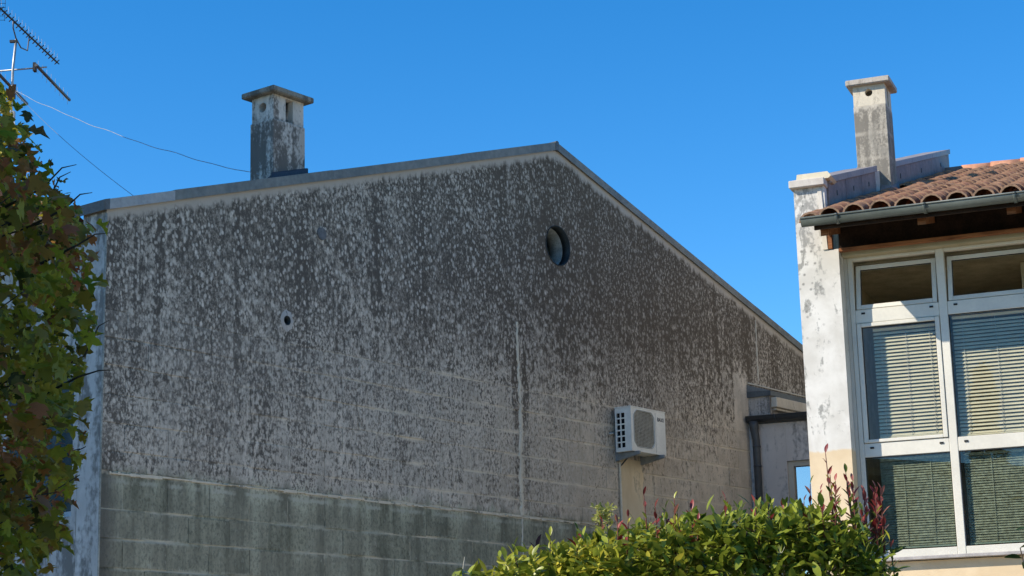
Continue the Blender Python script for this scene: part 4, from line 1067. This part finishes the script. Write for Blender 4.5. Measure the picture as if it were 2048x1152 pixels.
pos = np.concatenate([pos, shoot_pos]); dirs = np.concatenate([dirs, shoot_dir]); size = np.concatenate([size, rng.uniform(0.035, 0.07, ns * 7)]); tone = np.concatenate([tone, rng.uniform(0.3, 1.0, ns * 7)])
hx = np.concatenate([hx, sx_]); hzz = np.concatenate([hzz, shoot_pos[:, 2]]); N = len(pos)
yel = np.clip(np.interp(np.hypot((hx - 0.28) / 0.45, (hzz - 2.25) / 0.25), [0, 1, 1.6], [0.75, 0.35, 0.06]) * rng.random(N) * 1.4, 0, 1)
foliage('foliage', oval_leaf(4, 0.42), pos, dirs, rng.normal(0, 0.6, N), size, tone, yel * (rng.random(N) < 0.6), m_hedge, hedge, HO, 220,
        np.linalg.norm(pos - CAM, axis=1) + np.where((hzz < 2.21) | (hx < -0.3) | (hx > 1.75), 50, 0))
stems = MB()
for k in range(60):
    x = random.uniform(-0.35, 1.75); y = random.uniform(8.85, 9.6); t = float(hedge_top(x)) - 0.06
    stems.tube([(x - HO[0] + random.uniform(-0.1, 0.1), y - HO[1], 0.0), (x - HO[0] + random.uniform(-0.05, 0.05), y - HO[1], t * 0.6), (x - HO[0], y - HO[1], t)], [0.014, 0.009, 0.004], 5)
tag(stems.build('stems', m_bark, hedge), kind='stuff')
# upright young shoots: (x, y, base z, tip z, redness, leaves)
shoots = [(0.60, 8.95, 2.30, 2.625, 1.0, 5), (0.655, 9.0, 2.35, 2.57, 0.45, 7), (0.70, 8.98, 2.30, 2.56, 0.15, 9), (0.82, 8.92, 2.3, 2.545, 1.0, 5), (0.86, 9.0, 2.3, 2.50, 0.9, 5), (0.985, 8.95, 2.3, 2.60, 1.0, 4),
          (1.125, 8.96, 2.35, 2.57, 1.0, 6), (1.21, 9.05, 2.35, 2.58, 0.2, 9), (1.245, 8.9, 2.4, 2.55, 0.3, 8), (1.365, 9.0, 2.4, 2.58, 0.9, 5), (1.395, 8.97, 2.40, 2.66, 0.85, 5), (1.435, 9.0, 2.40, 2.585, 0.9, 5),
          (1.47, 8.93, 2.35, 2.80, 0.75, 8), (1.49, 8.96, 2.35, 2.70, 0.55, 9), (1.52, 9.02, 2.35, 2.62, 0.45, 9), (1.555, 8.9, 2.35, 2.70, 0.15, 8), (1.575, 8.95, 2.35, 2.62, 0.8, 9), (1.60, 9.0, 2.35, 2.61, 0.85, 8),
          (1.685, 8.93, 2.30, 2.605, 1.0, 9), (1.70, 8.97, 2.3, 2.59, 1.0, 8), (1.66, 9.0, 2.3, 2.55, 0.8, 8), (1.54, 9.05, 2.3, 2.56, 0.7, 9), (1.62, 8.9, 2.25, 2.52, 0.5, 9), (0.40, 8.97, 2.30, 2.50, 0.8, 5), (0.47, 8.97, 2.30, 2.50, 0.9, 5), (0.28, 8.95, 2.3, 2.47, 0.3, 5), (1.71, 8.95, 2.1, 2.44, 0.05, 9), (1.74, 8.9, 2.05, 2.38, 0.05, 9),
          (1.43, 8.9, 2.3, 2.62, 0.8, 8), (1.50, 8.88, 2.3, 2.66, 0.9, 9), (1.585, 8.9, 2.3, 2.66, 0.9, 9), (1.64, 8.92, 2.3, 2.60, 0.95, 9), (1.715, 8.9, 2.3, 2.62, 1.0, 9), (1.69, 8.9, 2.28, 2.63, 1.0, 10), (1.18, 8.9, 2.3, 2.57, 0.6, 7), (0.74, 8.9, 2.3, 2.60, 0.7, 7), (0.52, 8.92, 2.3, 2.52, 0.9, 6),
          (-0.02, 8.95, 2.2, 2.40, 0.0, 6), (0.15, 8.9, 2.25, 2.44, 0.0, 6), (1.04, 8.95, 2.35, 2.55, 0.0, 8), (0.92, 8.9, 2.3, 2.52, 0.05, 8), (0.75, 8.9, 2.3, 2.53, 0.0, 8)]
ovl = oval_leaf(4, 0.36, 0.10, 0.5)
def leaf_variant(base, tone_, alt_, mat, nm):
    me = bpy.data.meshes.new(nm); me.from_pydata([tuple(v) for v in base[0]], [], base[1])
    for an, val in (('tone', tone_), ('alt', alt_)):
        at = me.attributes.new(an, 'FLOAT', 'POINT'); at.data.foreach_set('value', [val] * len(base[0]))
    me.polygons.foreach_set('use_smooth', [True] * len(base[1])); me.materials.append(mat); return me
red_me = [leaf_variant(ovl, t, a, m_red, 'red_leaf') for t, a in ((0.2, 0.0), (0.6, 0.1), (0.9, 0.3), (0.5, 0.8))]
grn_me = [leaf_variant(ovl, t, a, m_hedge, 'shoot_leaf') for t, a in ((0.2, 0.0), (0.5, 0.0), (0.8, 0.2), (1.0, 0.4))]
m_stem_r = plain('reddish shoot stem', (0.14, 0.045, 0.03), 0.6, 0.3)
def put_leaf(me, p, d, roll, size, parent, nm='leaf'):
    Rm = rot_from(np.array([d], float), np.array([roll]))[0]
    o = link(nm, me, parent); M_ = Matrix(Rm.tolist()).to_4x4() @ Matrix.Scale(size, 4); M_.translation = Vector(p); o.matrix_local = M_
    return o
for (x, y, z0, z1, red, nl) in shoots:
    bx, by = x - HO[0], y - HO[1]; lean = random.uniform(-0.03, 0.03)
    st = MB().tube([(bx - lean, by, z0), (bx - lean * 0.3, by, (z0 + z1) / 2), (bx, by, z1 - 0.02)], [0.0045, 0.0035, 0.002], 5).build('young_shoot', m_stem_r if red > 0.4 else m_bark, hedge)
    for i in range(nl):
        f = 1 - (i / nl) ** 0.9 * 0.8; zz = z0 + (z1 - z0) * f; a = i * 2.4 + x * 9
        spread = 0.35 + 0.65 * (1 - f)
        me = random.choice(red_me) if random.random() < red * (0.35 + 0.65 * f) else random.choice(grn_me)
        put_leaf(me, (bx - lean * (1 - f), by, zz - 0.02), (math.cos(a) * spread, math.sin(a) * spread, 1 - 0.5 * (1 - f)), random.uniform(-0.4, 0.4), random.uniform(0.048, 0.078) * (1 - 0.25 * f), st)
# dark purple leaf on the left shoulder of the hedge
pur = leaf_variant(ovl, 0.1, 0.0, leaf_material('purple leaf', (0.030, 0.012, 0.040), (0.05, 0.02, 0.06), (0.03, 0.01, 0.03), 0.1), 'purple_leaf')
put_leaf(pur, (0.085 - HO[0], 8.93 - HO[1], 2.36), (0.25, -0.1, 1), 0.4, 0.075, hedge); put_leaf(pur, (0.082 - HO[0], 8.93 - HO[1], 2.36), (-0.6, -0.1, 0.8), 0.2, 0.05, hedge)
put_leaf(grn_me[0], (0.08 - HO[0], 8.93 - HO[1], 2.365), (0.8, 0, 0.25), 0.2, 0.06, hedge)

# ---- yellow green spindle poking up behind the hedge
spn = thing('spindle_bush', 'small yellow green bush tip poking up behind the hedge below the air conditioner', 'shrub', (0.43, 9.62, 0))
m_yel = leaf_material('yellow green leaf', (0.22, 0.25, 0.05), (0.48, 0.46, 0.13), (0.5, 0.5, 0.25), 0.35)
for k in range(7):
    sx, sy = random.uniform(-0.035, 0.05), random.uniform(-0.04, 0.04); zt = random.uniform(2.53, 2.60)
    st = MB().tube([(sx * 0.4, sy, 0), (sx * 0.7, sy, 1.5), (sx, sy, zt)], [0.006, 0.005, 0.002], 5).build('stem', m_bark, spn)
vy = [leaf_variant(oval_leaf(3, 0.5), t, a, m_yel, 'yellow_leaf') for t, a in ((0.1, 0), (0.5, 0.1), (0.9, 0.3))]
for k in range(170):
    put_leaf(random.choice(vy), (random.uniform(-0.045, 0.06), random.uniform(-0.05, 0.05), 2.625 - abs(random.gauss(0, 0.08))), (random.gauss(0, 0.7), random.gauss(-0.3, 0.6), random.gauss(0.5, 0.5)), random.gauss(0, 0.6), random.uniform(0.022, 0.036), spn)

# ---- sapling tip at the bottom edge, left of the hedge
sap = thing('sapling', 'thin pale sapling tip with few round leaves at left of the hedge', 'sapling', (-0.225, 7.6, 0))
MB().tube([(-0.03, 0, 0), (-0.02, 0, 1.2), (-0.005, 0, 1.95), (0.0, 0, 2.17), (0.008, 0, 2.225)], [0.012, 0.009, 0.004, 0.003, 0.0012], 6).build('stem', plain('pale twig', (0.36, 0.34, 0.27), 0.7, 0.2), sap)
vs_ = [leaf_variant(oval_leaf(5, 0.7, 0.25), t, a, leaf_material('sapling leaf', (0.035, 0.055, 0.02), (0.16, 0.20, 0.10), (0.42, 0.45, 0.36), 0.3), 'round_leaf') for t, a in ((0.3, 0.0), (0.8, 0.3), (0.4, 0.8))]
for i, (z, a) in enumerate(((2.175, 3.1), (2.165, 0.2), (2.15, -0.4), (2.13, 0.5), (2.08, 3.4), (1.98, 0.4), (1.9, 2.9), (1.8, 0.1), (1.5, 3.2))):
    put_leaf(vs_[i % 3], (0, 0, z), (math.cos(a), -0.4, 0.1 * (-1) ** i), random.uniform(-0.5, 0.5), random.uniform(0.028, 0.040), sap)

# ---- shrub whose leaves reach in at the lower right edge
rs = thing('shrub', 'green leafy shrub reaching in at the lower right edge by the windows', 'shrub', (2.045, 7.05, 0))
m_rsh = leaf_material('bright shrub leaf', (0.02, 0.045, 0.010), (0.09, 0.14, 0.03), (0.2, 0.25, 0.1), 0.3, 0.35)
vr = [leaf_variant(oval_leaf(5, 0.46, 0.35, 0.3), t, a, m_rsh, 'shrub_leaf') for t, a in ((0.2, 0.0), (0.6, 0.0), (0.9, 0.4))]
for k in range(6):
    a = k * 1.05; tipx, tipy, tz = -0.16 * math.cos(a) - 0.03, 0.18 * math.sin(a), 2.05 + 0.24 * random.random() * (1 if k else 1.2)
    if k == 0: tipx, tipy, tz = -0.185, 0.0, 2.16
    if k == 1: tipx, tipy, tz = -0.130, 0.02, 2.38
    st = MB().tube([(0, 0, 0), (tipx * 0.4, tipy * 0.4, 1.2), (tipx * 0.8, tipy * 0.8, tz - 0.25), (tipx, tipy, tz)], [0.014, 0.010, 0.005, 0.002], 6).build('branch', m_bark, rs)
    for i in range(26):
        f = i / 26; zz = tz - f * 1.0
        px, py = tipx * (1 - f * 0.4), tipy * (1 - f * 0.4); b_ = i * 2.4
        put_leaf(random.choice(vr), (px, py, zz), (math.cos(b_), math.sin(b_) * 0.8, 0.35), random.gauss(0, 0.5), random.uniform(0.055, 0.080), st)

# ---- autumn maple at the left edge
TO = np.array([-2.15, 5.3, 0.0])
tree = thing('maple_tree', 'shaded autumn maple with olive and rusty leaves at the left edge', 'tree', tuple(TO))
m_maple = leaf_material('maple leaf', (0.085, 0.075, 0.012), (0.56, 0.48, 0.040), (0.52, 0.165, 0.05), 0.48, 0.5)
ml = maple_leaf()
def right_edge(z):     # how far the crown reaches to the right at 5 m, by height
    return np.interp(z, [1.7, 1.99, 2.09, 2.19, 2.30, 2.40, 2.50, 2.64, 2.72, 2.80, 2.87, 2.93, 3.0, 3.08, 3.15, 3.22, 3.30, 3.40],
                     [-1.15, -1.17, -1.14, -1.12, -1.14, -1.10, -1.085, -1.075, -1.085, -1.085, -1.10, -1.075, -1.17, -1.22, -1.25, -1.28, -1.315, -1.42])
N = 8800
ty = rng.uniform(4.55, 6.0, N); tz = rng.uniform(1.3, 3.5, N)
k5 = ty / 4.9
edge = right_edge((tz - 1.6) / k5 + 1.6) * k5 + 0.045 * np.sin(tz * 17 + ty * 3) * np.sin(tz * 7.3) + rng.normal(0, 0.015, N) - 0.018
tx = edge - 0.02 - np.abs(rng.exponential(0.40, N)) - np.abs(ty - 5.0) * 0.10
ok = (tx > -3.4) & (np.hypot((tx + 2.2) / 1.5, (tz - 2.2) / 1.7) < 1.15)
pos = np.stack([tx, ty, tz], 1)[ok]; N = len(pos)
far = rng.uniform(0, 1, (900, 3)) * [1.9, 1.9, 2.3] + [-3.6, 3.9, 1.3]
far = far[far[:, 0] < right_edge(far[:, 2]) * far[:, 1] / 4.9 - 0.25]
pos = np.concatenate([pos, far]); N = len(pos)
gap = np.sin(pos[:, 0] * 13 + 1.0) * np.sin(pos[:, 2] * 15 + pos[:, 1] * 2.0) > 0.80
pos = pos[~gap]; N = len(pos)
dirs = np.stack([rng.normal(0.35, 0.6, N), rng.normal(-0.3, 0.6, N), rng.normal(-0.55, 0.5, N)], 1)
size = 0.022 + 0.042 * rng.random(N) ** 1.2; tone = np.clip(rng.normal(0.5, 0.32, N), 0, 1)
brown = np.clip(rng.normal(-0.05, 0.5, N) + 0.35 * np.sin(pos[:, 2] * 9 + pos[:, 0] * 5), 0, 1)
scr = pos[:, 0] / pos[:, 1] * 3773 / 0.975 + 1024
near = np.linalg.norm(pos - CAM, axis=1) + np.where((scr < 0) | (pos[:, 2] < 1.6 + 0.07 * pos[:, 1]), 50, 0)
half = rng.random(N) < 0.5; rl = rng.normal(0, 0.7, N)
for shape, q, nq in ((ml, half, 145), (folded_maple(), ~half, 145)):
    foliage('foliage', shape, pos[q], dirs[q], rl[q], size[q], tone[q], brown[q], m_maple, tree, TO, nq, near[q])
MB().tube([(0, 0, 0), (0.03, 0.02, 0.9), (0.0, -0.03, 1.6), (-0.05, 0, 2.6), (-0.1, 0, 3.3)], [0.075, 0.065, 0.05, 0.03, 0.012], 10).build('trunk', m_bark, tree)
for k in range(46):
    z0 = random.uniform(1.0, 2.7); z1 = z0 + random.uniform(0.15, 0.7); yy = random.uniform(-0.6, 0.5)
    ex = float(right_edge(z1)) * (5.3 + yy) / 4.9 - TO[0] - random.uniform(0.0, 0.3)
    if z1 > 3.2: continue
    MB().tube([(0, 0, z0), (ex * 0.35, yy * 0.5, z0 + (z1 - z0) * 0.4 + 0.05), (ex * 0.7, yy * 0.85, z0 + (z1 - z0) * 0.75), (ex, yy, z1)], [0.014, 0.008, 0.0042, 0.0014], 6).build('branch', m_bark, tree)
# bare twigs that stick out against the sky
for (x, y, z, dx, dz) in ((-1.26, 4.9, 3.02, 0.085, 0.07), (-1.20, 4.9, 2.96, 0.07, 0.05), (-1.25, 4.9, 2.97, 0.06, 0.10), (-1.16, 4.9, 2.86, 0.075, 0.035), (-1.14, 4.92, 2.56, 0.06, 0.10), (-1.15, 4.9, 2.50, 0.09, 0.02)):
    MB().tube([(x - TO[0] - 0.1, y - TO[1], z - 0.05), (x - TO[0], y - TO[1], z), (x + dx * 0.6 - TO[0], y - TO[1], z + dz * 0.8), (x + dx - TO[0], y - TO[1] + 0.02, z + dz)], [0.004, 0.003, 0.002, 0.001], 5).build('twig', m_bark, tree)

# ================================================================== out of view: two houses added to shade maple and gable end; mirrored conifer
SX, SY = math.sin(SUN_AZ), math.cos(SUN_AZ)
def sun_frame(k, s): return (k * SX - s * SY, k * SY + s * SX, 0)
SRZ = math.atan2(SY, SX)     # local x points at the sun, local y along the shadow edge
def shade_house(label, k, s, depth, width, h, wallmat, rows_):
    hs2 = thing('house', label, 'house', sun_frame(k, s), SRZ)
    MB().box(0, depth, 0, width, 0, h).build('wall', wallmat, hs2)
    MB().box(-0.15, depth + 0.15, -0.02, width, h + 0.002, h + 0.16).build('roof', m_coping, hs2)
    for r_ in range(rows_):
        for c in range(int(width // 2.4)):
            yy = 0.7 + c * 2.4; z0 = 1.0 + r_ * 3.0
            wi = MB().box(-0.02, 0.02, yy, yy + 1.1, z0, z0 + 1.4).build('window', m_gasket, hs2)
            MB().box(-0.12, -0.0205, yy - 0.08, yy + 1.18, z0 - 0.08, z0 - 0.002).build('sill', m_slab, wi)
    return hs2
m_cream = plaster('cream block plaster', (0.60, 0.53, 0.42), (0.68, 0.61, 0.50), (0.45, 0.40, 0.32), None, 0.2)
shade_house('flat roofed cream house added behind the viewer to shade the maple, mirrored in the window panes', 3.0, -6.6, 3.4, 9.6, 5.5, m_cream, 2)
shade_house('tall cream block added out of view at left to shade the gable end', 6.0, -20.0, 9.0, 4.58, 16.4, m_cream, 5)
con = thing('conifer', 'dark pointed conifer behind the viewer, mirrored in the upper window pane', 'tree', (-10.6, -10.4, -1.3))
MB().tube([(0, 0, 0), (0, 0, 6), (0, 0, 11.0)], [0.20, 0.12, 0.02], 8).build('trunk', m_bark, con)
N = 5000; cz = 1.2 + 9.9 * rng.random(N) ** 0.8; rr2 = (11.2 - cz) * 0.17 * (0.7 + 0.3 * np.sin(cz * 5)) * np.sqrt(rng.random(N)); an = rng.random(N) * 6.283
pos = np.stack([rr2 * np.cos(an), rr2 * np.sin(an), cz], 1) + [-10.6, -10.4, 0]
foliage('crown', oval_leaf(2, 0.35), pos, np.stack([np.cos(an), np.sin(an), rng.normal(0, 0.3, N)], 1), rng.normal(0, 0.6, N), rng.uniform(0.18, 0.34, N), rng.random(N) * 0.5, np.zeros(N), leaf_material('conifer needles', (0.012, 0.024, 0.012), (0.04, 0.06, 0.025), (0.05, 0.05, 0.02), 0.1), con, np.array([-10.6, -10.4, 0.0]), 0, np.zeros(N))
